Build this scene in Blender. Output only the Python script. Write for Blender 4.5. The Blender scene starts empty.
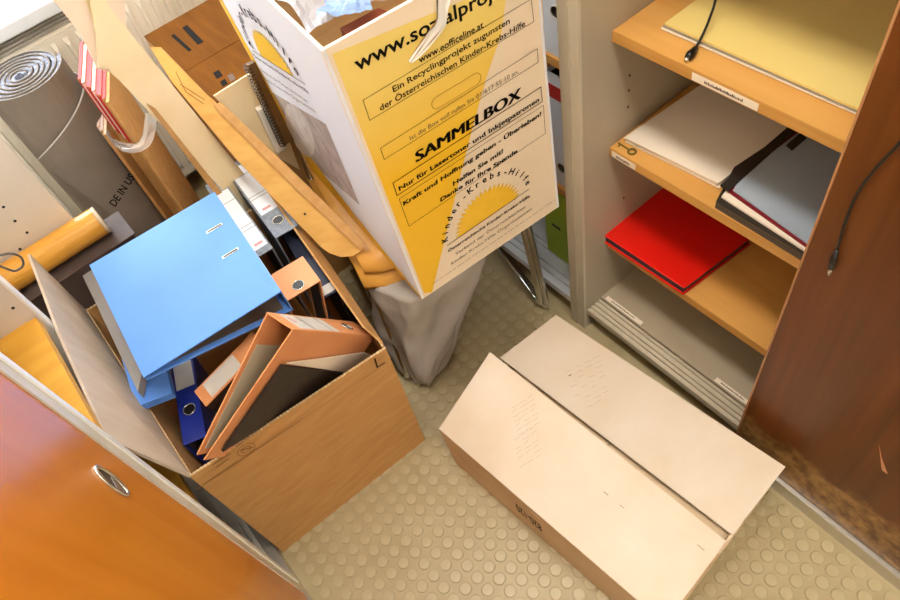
import bpy, bmesh, math, random
from mathutils import Vector, Matrix, noise
random.seed(7)
S = bpy.context.scene
COL = S.collection

# ------------------------------------------------------------------ camera
F = 708.0; PP = (450.0, 300.0); HC = 1.62
AX = Vector((145, 506, F)).normalized()                 # straight down, in camera coordinates
AY = Vector((-842, -749, F)); AY = (AY - AY.dot(AX) * AX).normalized()   # along the aisle to the window
AZ = -AX
AXX = AY.cross(AZ)                                       # across the aisle
R = Matrix((AXX, AY, AZ))                                # camera (x right, y down, z forward) -> world
C = Vector((0, 0, HC))
cd = bpy.data.cameras.new('camera'); cam = bpy.data.objects.new('camera', cd); COL.objects.link(cam)
cd.lens = F / 900 * 36; cd.sensor_width = 36; cd.clip_start = 0.02
right, down, fwd = (R @ Vector(v) for v in ((1, 0, 0), (0, 1, 0), (0, 0, 1)))
M = Matrix((right, -down, -fwd)).transposed().to_4x4(); M.translation = C
cam.matrix_world = M
S.camera = cam

# ------------------------------------------------------------------ light
S.view_settings.view_transform = 'Standard'; S.view_settings.look = 'None'
S.view_settings.gamma = 1; S.view_settings.use_curve_mapping = False
S.view_settings.exposure = 0.62
W = bpy.data.worlds.new('sky'); S.world = W; W.use_nodes = True
bg = W.node_tree.nodes['Background']; bg.inputs[0].default_value = (0.86, 0.93, 1.0, 1); bg.inputs[1].default_value = 7.5
LAMP = 17.5                                              # emission strength of the ceiling lamp diffusers

def ray(x, y): return R @ Vector((x - PP[0], y - PP[1], F))
def oz(x, y, z): d = ray(x, y); return C + d * ((z - C.z) / d.z)
def ox(x, y, X): d = ray(x, y); return C + d * ((X - C.x) / d.x)
def oy(x, y, Y): d = ray(x, y); return C + d * ((Y - C.y) / d.y)
def opl(x, y, p, n): d = ray(x, y); return C + d * ((Vector(p) - C).dot(n) / d.dot(n))
def pix(p):
    c = R.transposed() @ (Vector(p) - C)
    return (PP[0] + F * c.x / c.z, PP[1] + F * c.y / c.z)

# ------------------------------------------------------------------ materials
def lin(h):
    if not isinstance(h, str): return h
    v = [int(h[i:i + 2], 16) / 255 for i in (0, 2, 4)]
    return tuple((c / 12.92 if c <= .04045 else ((c + .055) / 1.055) ** 2.4) for c in v)
MATS = {}
def mat(name, col, rough=.6, var=.06, scale=(30, 30, 30), bump=0., bscale=None, metal=0., spec=.5, col2=None, detail=4, trans=0., alpha=1., emit=0.):
    if name in MATS: return MATS[name]
    m = bpy.data.materials.new(name); m.use_nodes = True; MATS[name] = m
    nt = m.node_tree; b = nt.nodes['Principled BSDF']; L = nt.links.new
    c = lin(col)
    b.inputs['Roughness'].default_value = rough; b.inputs['Metallic'].default_value = metal
    b.inputs['Specular IOR Level'].default_value = spec
    b.inputs['Transmission Weight'].default_value = trans; b.inputs['Alpha'].default_value = alpha
    tc = nt.nodes.new('ShaderNodeTexCoord'); mp = nt.nodes.new('ShaderNodeMapping'); mp.inputs['Scale'].default_value = scale
    L(tc.outputs['Object'], mp.inputs['Vector'])
    nz = nt.nodes.new('ShaderNodeTexNoise'); nz.inputs['Scale'].default_value = 1.0; nz.inputs['Detail'].default_value = detail
    L(mp.outputs[0], nz.inputs['Vector'])
    rp = nt.nodes.new('ShaderNodeValToRGB')
    if col2: a, e = lin(col2), c
    else: a, e = tuple(x * (1 - var) for x in c), tuple(min(1, x * (1 + var)) for x in c)
    rp.color_ramp.elements[0].position = .3; rp.color_ramp.elements[1].position = .7
    rp.color_ramp.elements[0].color = (*a, 1); rp.color_ramp.elements[1].color = (*e, 1)
    L(nz.outputs['Fac'], rp.inputs[0]); L(rp.outputs[0], b.inputs['Base Color'])
    if bump:
        n2 = nt.nodes.new('ShaderNodeTexNoise'); n2.inputs['Detail'].default_value = 3; n2.inputs['Scale'].default_value = 1
        m2 = nt.nodes.new('ShaderNodeMapping'); m2.inputs['Scale'].default_value = bscale or scale
        L(tc.outputs['Object'], m2.inputs[0]); L(m2.outputs[0], n2.inputs['Vector'])
        bp = nt.nodes.new('ShaderNodeBump'); bp.inputs['Strength'].default_value = bump; bp.inputs['Distance'].default_value = .004
        L(n2.outputs['Fac'], bp.inputs['Height']); L(bp.outputs[0], b.inputs['Normal'])
    if emit:
        b.inputs['Emission Color'].default_value = (*c, 1); b.inputs['Emission Strength'].default_value = emit
    return m
def film(name, tint, dens=.35, rough=.12):
    if name in MATS: return MATS[name]
    m = bpy.data.materials.new(name); m.use_nodes = True; MATS[name] = m
    nt = m.node_tree; L = nt.links.new; nt.nodes.remove(nt.nodes['Principled BSDF']); out = nt.nodes['Material Output']
    tr = nt.nodes.new('ShaderNodeBsdfTransparent'); df = nt.nodes.new('ShaderNodeBsdfDiffuse'); gl = nt.nodes.new('ShaderNodeBsdfGlossy')
    df.inputs[0].default_value = (*lin(tint), 1); gl.inputs['Roughness'].default_value = rough
    a = nt.nodes.new('ShaderNodeMixShader'); b = nt.nodes.new('ShaderNodeMixShader'); lw = nt.nodes.new('ShaderNodeLayerWeight'); lw.inputs[0].default_value = .18
    a.inputs[0].default_value = dens; L(tr.outputs[0], a.inputs[1]); L(df.outputs[0], a.inputs[2])
    L(lw.outputs['Fresnel'], b.inputs[0]); L(a.outputs[0], b.inputs[1]); L(gl.outputs[0], b.inputs[2]); L(b.outputs[0], out.inputs[0])
    return m
KRAFT = mat('kraft', 'c6965a', .75, col2='b8874c', scale=(14, 60, 60), bump=.15, bscale=(8, 90, 90))
KRAFT_D = mat('kraft_dark', '714208', .9, col2='633906', scale=(50, 8, 40), bump=.1, spec=.08)
KRAFT_IN = mat('kraft_inside', 'cbb8a2', .7, col2='bfa991', scale=(9, 30, 9), bump=.12)
KRAFT_Y = mat('kraft_honey', 'd6a558', .7, col2='c79447', scale=(20, 20, 60), bump=.08)
KRAFT_L = mat('kraft_pale', 'f4deb2', .75, col2='ecd2a2', scale=(12, 40, 12), bump=.08)
KRAFT_P = mat('kraft_pinkish', 'efd8be', .75, col2='e5cbae', scale=(12, 40, 12))
CUT = mat('card_cut_edge', 'e0c9a0', .85, col2='9c7a48', scale=(220, 220, 220))
CREAM = mat('cream_card', 'd9cab6', .62, col2='d3bfa4', scale=(6, 9, 6), bump=.05, bscale=(30, 30, 30))
CREAM_S = mat('cream_card_side', 'dcc09c', .7, col2='d0b28c', scale=(9, 9, 9))
WHITE = mat('white_panel', 'ddd0bd', .5, col2='d6c7b1', scale=(3, 3, 3))
GREYP = mat('grey_beige_laminate', 'b3a68e', .4, col2='aa9c84', scale=(4, 4, 4))
GREYB = mat('grey_beige_base', 'b8a98f', .4, col2='ae9e83', scale=(4, 4, 4))
ALU = mat('aluminium', 'c9c4b8', .35, metal=.75, var=.05, scale=(80, 80, 6))
CHROME = mat('chrome', 'd8d6d0', .12, metal=1, var=.02)
SHELFW = mat('beech_shelf', 'dfa75a', .42, col2='d39748', scale=(26, 3, 26), bump=.04, detail=6)
EDGEW = mat('beech_edge', 'd8a052', .45, col2='bf883c', scale=(60, 4, 60))
YELW = mat('yellow_wood', 'e0a63a', .5, col2='d2942a', scale=(4, 40, 40))
def woodmat(name, base, dark, light, sc, wear=None, rough=.3):
    m = mat(name, base, rough, col2=dark, scale=sc, detail=8, bump=.03)
    nt = m.node_tree; L = nt.links.new; rp = [n for n in nt.nodes if n.type == 'VALTORGB'][0]
    e = rp.color_ramp.elements.new(.85); e.color = (*lin(light), 1)
    rp.color_ramp.elements[0].position = .22
    nt.nodes['Principled BSDF'].inputs['Specular IOR Level'].default_value = .3
    if wear:
        b = nt.nodes['Principled BSDF']; tc = [n for n in nt.nodes if n.type == 'TEX_COORD'][0]
        sx = nt.nodes.new('ShaderNodeSeparateXYZ'); L(tc.outputs['Object'], sx.inputs[0])
        nz = nt.nodes.new('ShaderNodeTexNoise'); nz.inputs['Scale'].default_value = 22; nz.inputs['Detail'].default_value = 6; L(tc.outputs['Object'], nz.inputs['Vector'])
        ma = nt.nodes.new('ShaderNodeMath'); ma.operation = 'MULTIPLY_ADD'; ma.inputs[1].default_value = .11; L(nz.outputs['Fac'], ma.inputs[0]); L(sx.outputs['Z'], ma.inputs[2])
        mr = nt.nodes.new('ShaderNodeMapRange'); mr.inputs[1].default_value = wear; mr.inputs[2].default_value = wear + .03; mr.inputs[3].default_value = .9; mr.inputs[4].default_value = 0; L(ma.outputs[0], mr.inputs[0])
        n3 = nt.nodes.new('ShaderNodeTexNoise'); n3.inputs['Scale'].default_value = 45; n3.inputs['Detail'].default_value = 5; L(tc.outputs['Object'], n3.inputs['Vector'])
        r3 = nt.nodes.new('ShaderNodeValToRGB'); r3.color_ramp.elements[0].color = (*lin('5f3c1a'), 1); r3.color_ramp.elements[1].color = (*lin('a8804a'), 1)
        r3.color_ramp.elements[0].position = .35; r3.color_ramp.elements[1].position = .7
        L(n3.outputs['Fac'], r3.inputs[0])
        mx = nt.nodes.new('ShaderNodeMix'); mx.data_type = 'RGBA'; L(mr.outputs[0], mx.inputs['Factor']); L(rp.outputs[0], mx.inputs['A']); L(r3.outputs[0], mx.inputs['B'])
        L(mx.outputs['Result'], b.inputs['Base Color'])
    return m
DOOR_R = woodmat('mahogany_veneer', '6c3c16', '4a250b', '855022', (30, 34, 1.3), wear=.232, rough=.33)
DOOR_L = woodmat('honey_veneer', 'd07e1e', 'bd6c10', 'de9030', (30, 14, 1.4), rough=.27)
FLOORM = mat('rubber_floor', 'b0a07a', .42, col2='a4936b', scale=(9, 9, 9), bump=.05, bscale=(120, 120, 120))
STUDM = mat('rubber_stud', 'b8a984', .34, col2='ac9b75', scale=(14, 14, 14), bump=.05, bscale=(160, 160, 160))
WALLM = mat('white_wall', 'ece6da', .8, var=.03, scale=(5, 5, 5))
BLACK = mat('black_plastic', '17140f', .4, var=.2)
INK = mat('black_print', '1a150e', .9, var=.05, spec=.1)
INKG = mat('grey_print', '5e5240', .6, var=.05)
INKB = mat('brown_print', '5b3d16', .7, var=.2, scale=(90, 90, 90))
YELLOW = mat('yellow_print', 'f2bd1a', .5, col2='eeb512', scale=(3, 3, 3))
YELLOW_L = mat('pale_yellow_print', 'eccb62', .5, col2='e8c557', scale=(8, 8, 8))
SUNY = mat('sun_yellow_print', 'f0be2c', .5, var=.04)
SBOX = mat('carton_cream_print', 'ecd9bc', .55, col2='e6d0b0', scale=(5, 5, 5))
SBOXW = mat('carton_white_print', 'e2e1e6', .5, var=.02, scale=(4, 4, 4))
BLUE = mat('blue_card', '5c92e2', .55, col2='558adc', scale=(5, 5, 5))
LINING = mat('grey_lining', '6a5c50', .7, var=.08)
BEIGE_LINING = mat('beige_lining', 'c6bca2', .6, col2='b8ad92', scale=(8, 8, 8))
SALMON = mat('salmon_card', 'e39c66', .5, col2='da8f58', scale=(10, 10, 10))
NAVY = mat('navy_card', '1b2d8c', .4, col2='17277e', scale=(6, 6, 6))
DNAVY = mat('dark_navy_card', '262a3c', .5, var=.1)
BLACKC = mat('black_marbled_card', '241b16', .55, col2='33291f', scale=(60, 60, 60))
MARBLE = mat('grey_marbled_card', '8f959e', .5, col2='6c737d', scale=(90, 90, 90))
LABEL = mat('white_label', 'e9ecf2', .55, var=.02)
LABEL_G = mat('grey_label', 'cfc7bb', .55, var=.04)
PAPER = mat('paper', 'f1e2cb', .7, var=.02, scale=(4, 4, 4))
YPAPER = mat('yellow_paper', 'efd585', .55, col2='eacd78', scale=(3, 3, 3))
WBIND = mat('white_binder', 'e6ebf2', .35, var=.02)
GREEN = mat('green_card', 'a6c828', .4, col2='9abd20', scale=(6, 6, 6))
REDF = mat('red_plastic', 'e81e12', .28, col2='dc180d', scale=(5, 5, 5), bump=.08, bscale=(14, 14, 14))
REDP = mat('red_print', 'c42a24', .6, var=.1)
MAT_RUB = mat('brown_rubber_backing', '7e7267', .65, col2='73685c', scale=(10, 10, 10), bump=.05, bscale=(200, 200, 200))
PILE = mat('blue_grey_pile', 'b4b9ca', .95, col2='6d7182', scale=(160, 160, 160), bump=.8, bscale=(260, 260, 260))
BAGM = mat('grey_plastic_bag', 'b3aaa0', .25, col2='a2998e', scale=(7, 7, 7), bump=.25, bscale=(26, 26, 10))
PLY = mat('plywood_seat', 'dca14a', .4, col2='cf923b', scale=(30, 4, 30))
RADM = mat('radiator_enamel', 'efe6d6', .4, var=.02)

# ------------------------------------------------------------------ helpers
ROOTS = {}
def tag(o, label=None, cat=None, group=None, kind=None):
    if label: o['label'] = label
    if cat: o['category'] = cat
    if group: o['group'] = group
    if kind: o['kind'] = kind
    return o
def thing(name, label, cat, loc=(0, 0, 0), group=None):
    e = bpy.data.objects.new(name, None); e.empty_display_size = .05; COL.objects.link(e); e.location = loc
    return tag(e, label, cat, group)
def adopt(o, parent):
    if parent is None: return o
    o.parent = parent
    m = Matrix.Identity(4); p = parent
    chain = []
    while p: chain.append(p); p = p.parent
    for q in reversed(chain): m = m @ (q.matrix_parent_inverse @ q.matrix_basis)
    o.matrix_parent_inverse = m.inverted()
    return o
def mesh(name, verts, faces, m, parent=None, smooth=False):
    me = bpy.data.meshes.new(name); me.from_pydata([tuple(v) for v in verts], [], faces)
    bm = bmesh.new(); bm.from_mesh(me); bmesh.ops.recalc_face_normals(bm, faces=bm.faces); bm.to_mesh(me); bm.free()
    if isinstance(m, (list, tuple)):
        for q in m: me.materials.append(q)
    else: me.materials.append(m)
    if smooth:
        for p in me.polygons: p.use_smooth = True
    o = bpy.data.objects.new(name, me); COL.objects.link(o)
    return adopt(o, parent)
class B:
    """collects solids in world coordinates; build() links ONE mesh object"""
    def __init__(s): s.v = []; s.f = []
    def hexa(s, p):
        i = len(s.v); s.v += [Vector(q) for q in p]
        s.f += [[i + k for k in q] for q in ((0, 3, 2, 1), (4, 5, 6, 7), (0, 1, 5, 4), (1, 2, 6, 5), (2, 3, 7, 6), (3, 0, 4, 7))]
        return s
    def box(s, x0, x1, y0, y1, z0, z1):
        return s.hexa([(x0, y0, z0), (x1, y0, z0), (x1, y1, z0), (x0, y1, z0), (x0, y0, z1), (x1, y0, z1), (x1, y1, z1), (x0, y1, z1)])
    def slab(s, quad, t, side=None):
        q = [Vector(p) for p in quad]
        n = sum(((q[i] - q[0]).cross(q[i + 1] - q[0]) for i in range(1, len(q) - 1)), Vector()).normalized() if side is None else Vector(side).normalized()
        i = len(s.v); k = len(q); s.v += q + [p + n * t for p in q]
        s.f.append(list(range(i, i + k))); s.f.append(list(range(i + k, i + 2 * k)))
        for j in range(k): s.f.append([i + j, i + (j + 1) % k, i + k + (j + 1) % k, i + k + j])
        return s
    def tube(s, pts, r, n=10, closed=False):
        pts = [Vector(p) for p in pts]; K = len(pts); i0 = len(s.v); up = None
        for k, p in enumerate(pts):
            a = pts[(k - 1) % K] if (closed or k) else p; b = pts[(k + 1) % K] if (closed or k < K - 1) else p
            t = (b - a).normalized()
            if up is None: up = t.orthogonal().normalized()
            up = (up - up.dot(t) * t).normalized(); w = t.cross(up)
            rr = r[k] if isinstance(r, (list, tuple)) else r
            s.v += [p + (up * math.cos(2 * math.pi * j / n) + w * math.sin(2 * math.pi * j / n)) * rr for j in range(n)]
        for k in range(K if closed else K - 1):
            for j in range(n):
                a = i0 + k * n; b = i0 + ((k + 1) % K) * n
                s.f.append([a + j, a + (j + 1) % n, b + (j + 1) % n, b + j])
        if not closed:
            s.f.append(list(range(i0, i0 + n))); s.f.append(list(range(i0 + (K - 1) * n, i0 + K * n)))
        return s
    def build(s, name, m, parent=None, smooth=False, bevel=0.):
        o = mesh(name, s.v, s.f, m, parent, smooth)
        if bevel:
            md = o.modifiers.new('bevel', 'BEVEL'); md.width = bevel; md.segments = 2; md.limit_method = 'ANGLE'; md.angle_limit = .6
        return o
def rounded(pts, r, n=6):
    """polyline with rounded corners"""
    pts = [Vector(p) for p in pts]; out = [pts[0]]
    for a, b, c in zip(pts, pts[1:], pts[2:]):
        d1 = (a - b); d2 = (c - b); rr = min(r, d1.length * .45, d2.length * .45)
        p = b + d1.normalized() * rr; q = b + d2.normalized() * rr
        for k in range(n + 1):
            t = k / n; out.append(p * (1 - t) ** 2 + b * 2 * t * (1 - t) + q * t * t)
    out.append(pts[-1]); return out
def struct(o): o['kind'] = 'structure'; return o

class Face:
    """a flat face that carries print: pixel of the photograph -> point of the face"""
    def __init__(s, p, n, lift=.0006): s.p = Vector(p); s.n = Vector(n).normalized(); s.l = lift
    def at(s, q, k=1): return opl(q[0], q[1], s.p, s.n) + s.n * s.l * k
    def poly(s, name, pts, m, parent, k=1): return mesh(name, [s.at(q, k) for q in pts], [list(range(len(pts)))], m, parent)
    def strokes(s, name, lines, w, m, parent, k=2):
        v = []; f = []
        for a, b in lines:
            A, Bq = s.at(a, k), s.at(b, k); d = (Bq - A).normalized(); e = s.n.cross(d) * w / 2; i = len(v)
            v += [A - e - d * w / 2, Bq - e + d * w / 2, Bq + e + d * w / 2, A + e - d * w / 2]; f.append([i, i + 1, i + 2, i + 3])
        return mesh(name, v, f, m, parent)
_tc = {}
def glyphs(txt, bold=0., shear=0.):
    key = (txt, bold, shear)
    if key in _tc: return _tc[key]
    cu = bpy.data.curves.new('t', 'FONT'); cu.body = txt; cu.size = 1; cu.offset = bold; cu.shear = shear; cu.resolution_u = 3; cu.fill_mode = 'FRONT'
    o = bpy.data.objects.new('t', cu); COL.objects.link(o)
    dg = bpy.context.evaluated_depsgraph_get(); me = bpy.data.meshes.new_from_object(o.evaluated_get(dg))
    v = [(p.co.x, p.co.y) for p in me.vertices]; f = [list(p.vertices) for p in me.polygons]
    bpy.data.objects.remove(o); bpy.data.curves.remove(cu); bpy.data.meshes.remove(me)
    _tc[key] = (v, f); return v, f
def put_text(name, txt, P0, P1, n, h, m, parent, bold=0., shear=0.):
    """text with its baseline from P0 to P1 on a face with normal n, capitals h high"""
    v, f = glyphs(txt, bold, shear); x0 = min(p[0] for p in v); x1 = max(p[0] for p in v)
    P0 = Vector(P0); d = Vector(P1) - P0; ex = d.normalized(); ey = n.cross(ex); sx = d.length / (x1 - x0); sy = h / .7
    return mesh(name, [P0 + ex * ((p[0] - x0) * sx) + ey * (p[1] * sy) for p in v], f, m, parent)
def text(face, name, txt, a, b, h, m, parent, bold=0., shear=0., k=2):
    return put_text(name, txt, face.at(a, k), face.at(b, k), face.n, h, m, parent, bold, shear)

# ------------------------------------------------------------------ the room
X0, X1, Y0, Y1, ZC = -.74, 1.26, -2.3, 2.18, 2.7
floor = struct(B().box(X0, X1, Y0, Y1, -.05, 0).build('floor', FLOORM))
struct(B().box(X0, X1, Y0, Y1, ZC, ZC + .05).build('ceiling', WALLM))
struct(B().box(X0 - .1, X0, Y0, Y1, -.05, ZC).build('wall_left', WALLM))
struct(B().box(X1, X1 + .1, Y0, Y1, -.05, ZC).build('wall_right', WALLM))
struct(B().box(X0, X1, Y0 - .1, Y0, -.05, ZC).build('wall_near', WALLM))
WX0, WX1, WZ0, WZ1 = -.6, 1.12, .79, 2.35
struct(B().box(X0, X1, Y1, Y1 + .2, -.05, WZ0 - .04).box(X0, X1, Y1, Y1 + .2, WZ1, ZC).box(X0, WX0, Y1, Y1 + .2, WZ0 - .04, WZ1).box(WX1, X1, Y1, Y1 + .2, WZ0 - .04, WZ1).build('wall_window', WALLM))
win = struct(thing('window_1', None, None, (.26, Y1 + .1, WZ0)))
fr = B(); yy = (Y1 + .06, Y1 + .12)
for a in ((WX0, WX0 + .06, WZ0, WZ1), (WX1 - .06, WX1, WZ0, WZ1), (.23, .29, WZ0, WZ1), (WX0, WX1, WZ0, WZ0 + .06), (WX0, WX1, WZ1 - .06, WZ1)): fr.box(a[0], a[1], *yy, a[2], a[3])
FRAMEW = mat('white_frame', 'eef0f2', .35, var=.01)
fr.build('window_frame', FRAMEW, win)
for a, b in ((WX0 + .06, .23), (.29, WX1 - .06)): B().box(a, b, Y1 + .085, Y1 + .09, WZ0 + .06, WZ1 - .06).build('pane', film('window_glass', 'ffffff', .02, .02), win)
sill = B().box(WX0 - .05, WX1 + .05, 2.0, Y1 + .06, WZ0 - .035, WZ0 - .0005).build('window_sill', mat('sill_stone', 'dfe4ea', .3, var=.02), win, bevel=.004)

# rubber studs, square pitch
PITCH = .0347; SR = .0139
def stud_verts(cx, cy):
    v = []; n = 14
    for r, z in ((SR, 0), (SR * .98, .0024), (SR * .88, .0032)): v += [(cx + r * math.cos(2 * math.pi * k / n), cy + r * math.sin(2 * math.pi * k / n), z) for k in range(n)]
    f = [[a * n + k, a * n + (k + 1) % n, (a + 1) * n + (k + 1) % n, (a + 1) * n + k] for a in (0, 1) for k in range(n)] + [list(range(2 * n, 3 * n))]
    return v, f
sv, sf = stud_verts(0, 0); sme = bpy.data.meshes.new('stud'); sme.from_pydata(sv, [], sf); sme.materials.append(STUDM)
def inpoly(p, poly):
    c = False
    for (ax, ay), (bx, by) in zip(poly, poly[1:] + poly[:1]):
        if (ay > p[1]) != (by > p[1]) and p[0] < (bx - ax) * (p[1] - ay) / (by - ay) + ax: c = not c
    return c
OCC = [[(437, 428), (490, 352), (503, 355), (556, 315), (784, 467), (690, 610), (590, 610), (455, 468)], [(0, 350), (290, 600), (0, 600)],
       [(180, 470), (283, 553), (427, 440), (387, 347), (150, 200), (0, 200)], [(570, 290), (760, 450), (910, 600), (910, 0), (570, 0)], [(370, 290), (410, 388), (450, 345), (490, 255), (560, 210), (500, 0), (200, 0)]]
vis, hid = [], []
for i in range(-40, 40):
    for j in range(-70, 65):
        x, y = .659 + i * PITCH, .102 + j * PITCH
        if not (-.195 < x < .70 and -2.2 < y < 2.0): continue
        px = pix((x, y, 0)); c = (R.transposed() @ (Vector((x, y, 0)) - C)).z
        if c > .1 and -12 < px[0] < 912 and -12 < px[1] < 612 and not any(inpoly(px, q) for q in OCC): vis.append((c, x, y))
        else: hid.append((x, y))
vis.sort()
for c, x, y in vis[:300]:
    o = bpy.data.objects.new('stud', sme); COL.objects.link(o); o.location = (x, y, 0); adopt(o, floor)
rest = [(x, y) for c, x, y in vis[300:]] + hid; v = []; f = []
for x, y in rest:
    a, b = stud_verts(x, y); k = len(v); v += a; f += [[q + k for q in p] for p in b]
tag(mesh('stud_field', v, f, STUDM, floor), kind='stuff')

# ceiling lamps, one of them added as fill
def ceiling_lamp(x, y, label):
    t = thing('ceiling_lamp', label, 'lamp', (x, y, ZC), 'ceiling lamps')
    B().box(x - .16, x + .16, y - .62, y + .62, ZC - .05, ZC - .002).build('housing', FRAMEW, t, bevel=.006)
    B().box(x - .14, x + .14, y - .6, y + .6, ZC - .062, ZC - .0505).build('diffuser', mat('lamp_diffuser', (1, .96, .91), .5, var=0, emit=LAMP), t)
ceiling_lamp(.25, .5, 'long white ceiling lamp over the aisle between the cabinets')
ceiling_lamp(.25, -1.5, 'unseen long fill lamp added over the end of the aisle away from the window')  # unseen lamp, added to brighten the faces turned to the camera

# radiator
rad = thing('radiator', 'ribbed cream panel radiator under the window sill', 'radiator', (.3, 2.06, 0))
B().box(-.45, 1.0, 2.03, 2.05, .12, .70).box(-.45, 1.0, 2.12, 2.14, .12, .70).build('panel', RADM, rad)
g = B()
for k in range(5): g.box(-.45, 1.0, 2.035 + k * .022, 2.045 + k * .022, .70, .708)
g.box(-.45, -.44, 2.03, 2.14, .68, .708).box(.99, 1.0, 2.03, 2.14, .68, .708).build('top_grille', RADM, rad)
for k in range(40):
    x = -.42 + k * .0355
    B().hexa([(x - .008, 2.0295, .15), (x + .008, 2.0295, .15), (x + .004, 2.021, .17), (x - .004, 2.021, .17), (x - .008, 2.0295, .685), (x + .008, 2.0295, .685), (x + .004, 2.021, .665), (x - .004, 2.021, .665)]).build('rib', RADM, rad)
B().tube([(-.46, 2.08, .66), (-.50, 2.08, .66), (-.50, 2.08, .0)], .012).build('pipe', RADM, rad)

# ------------------------------------------------------------------ right-hand cabinets
def scribble(parent, a, c, up, n, h):
    r = random.Random(5); d = (c - a); L = d.length; d = d / L; x = 0; b = B()
    while x < L - .002:
        w = r.uniform(.0009, .0022); hh = h * r.uniform(.5, 1); p = a + d * x - up * h / 2
        b.slab([p, p + d * w, p + d * w + up * hh, p + up * hh], .0002, n); x += w + r.uniform(.0004, .0009)
    return tag(b.build('small_print', INKG, parent), kind='stuff')
def tape(parent, p0, p1, up, n, txt, m=PAPER, h=.014, th=None):
    p0, p1 = Vector(p0), Vector(p1); n = Vector(n); up = Vector(up)
    o = B().slab([p0, p1, p1 + up * h, p0 + up * h], .0007, n).build('label_strip', m, parent)
    if txt: scribble(o, p0 + (p1 - p0) * .2 + up * h * .5 + n * .001, p0 + (p1 - p0) * .8 + up * h * .5 + n * .001, up, n, h * .4)
    return o
FX = .745
cab = thing('sliding_door_cabinet', 'tall grey cabinet with beech shelves behind a mahogany sliding door', 'cabinet', (1.0, .24, 0))
B().box(FX, 1.2, .735, .757, .0, 1.95).build('side_panel', GREYP, cab)
B().box(FX, 1.2, -.27, -.248, .0, 1.95).build('side_panel', GREYP, cab)
B().box(1.185, 1.2, -.248, .735, .08, 1.95).build('back_panel', GREYP, cab)
B().box(FX, 1.2, -.27, .757, 1.951, 1.975).build('top_panel', GREYP, cab)
B().box(.775, 1.185, -.248, .735, 0, .062).build('plinth', GREYB, cab)
b = B().box(.799, 1.185, -.248, .735, .0625, .082).build('bottom_panel', GREYB, cab)
rl = B().box(.748, .7985, -.247, .734, .0625, .073)
for x in (.748, .762, .774, .788): rl.box(x, x + .006, -.247, .734, .0731, .0805)
rl.build('bottom_rail', mat('rail_beige', 'c9bba2', .35, var=.03), cab)
B().box(.712, .7475, -.27, .268, .052, .0585).box(.718, .745, -.27, .268, .0, .052).build('front_track', ALU, cab)
SH = {}
for z in (.860, .590, .293, 1.25):
    s_ = B().box(.8205, 1.185, -.247, .734, z - .021, z).build('shelf', SHELFW, cab)
    B().box(.8185, .8202, -.247, .734, z - .021, z).build('edge_band', EDGEW, s_); SH[z] = s_
fz = lambda q, z: ox(q[0], q[1], .8185)
a, b_ = ox(692, 76, .8178), ox(759, 104, .8178)
tape(SH[.860], (.818, a.y, .8415), (.818, b_.y, .8415), (0, 0, 1), (-1, 0, 0), 'Wochenstundenlisten')
tape(SH[.590], (.818, .727, .5715), (.818, .665, .5715), (0, 0, 1), (-1, 0, 0), 'Materialien')
bp = [o for o in cab.children if o.name.startswith('bottom_panel')][0]
for p, q in (((600, 303), (635, 330)), ((704, 390), (739, 419))):
    A, Q = oz(*p, .083), oz(*q, .083); A.x = Q.x = .802
    o = B().slab([A, Q, Q + Vector((.012, 0, 0)), A + Vector((.012, 0, 0))], .0007, (0, 0, 1)).build('label_strip', PAPER, bp)
    scribble(o, A + (Q - A) * .15 + Vector((.006, 0, .0008)), A + (Q - A) * .8 + Vector((.006, 0, .0008)), Vector((1, 0, 0)), Vector((0, 0, 1)), .004)
# pin holes on the inner side
for z in (.40, .66, .70, .735, .92, .96): B().tube([(.87, .7348, z), (.87, .7343, z)], .003, 8).build('pin_hole', BLACK, cab)
door = B().box(.722, .742, -.275, .262, .062, 1.94).build('door', DOOR_R, cab)
B().box(.721, .7425, .2622, .2655, .062, 1.94).build('edge_strip', mat('mahogany_edge', 'a8764a', .4, var=.05), door)
dF = Face((.722, 0, 0), (-1, 0, 0))
dF.poly('scratch', [(879, 443), (882, 458), (888, 474), (882, 470)], mat('bare_wood', 'c58a63', .7), door, 1)
B().box(.7215, .7223, -.12, -.09, .95, 1.07).build('handle_recess', ALU, door)
# second door behind it
B().box(.7435, .7465, -.246, -.20, .09, 1.94).build('inner_door_edge', ALU, cab)

cab2 = thing('sliding_door_cabinet', 'grey cabinet holding white and green binders behind the chairs', 'cabinet', (1.0, 1.26, 0))
WSH = mat('pale_shelf', 'd9dde0', .4, var=.02)
B().box(FX, 1.2, .758, .780, .0, 1.95).build('side_panel', GREYP, cab2)
B().box(FX, 1.2, 1.74, 1.762, .0, 1.95).build('side_panel', GREYP, cab2)
B().box(1.185, 1.2, .780, 1.74, .08, 1.95).build('back_panel', GREYP, cab2)
B().box(FX, 1.2, .758, 1.762, 1.951, 1.975).build('top_panel', GREYP, cab2)
B().box(.775, 1.185, .780, 1.74, 0, .055).build('plinth', GREYB, cab2)
B().box(.838, 1.185, .780, 1.74, .055, .075).build('bottom_panel', WSH, cab2)
rl = B().box(.748, .838, .781, 1.739, .055, .066)
for x in (.748, .772, .79, .825): rl.box(x, x + .010, .781, 1.739, .0661, .075)
rl.build('bottom_rail', mat('rail_pale', 'd5dade', .3, var=.02), cab2)
for z in (.365, .735, 1.10): B().box(.82, 1.185, .781, 1.739, z - .02, z).build('shelf', SHELFW, cab2)
# aluminium edge profiles of the two side panels
B().box(.738, .7448, .735, .7575, .0, 1.95).build('edge_profile', mat('profile_beige', 'c2b79f', .35, var=.03), cab)
B().box(.736, .7448, .758, .782, .0, 1.95).build('edge_profile', mat('profile_beige2', 'b5aa92', .35, var=.03), cab2)

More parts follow.
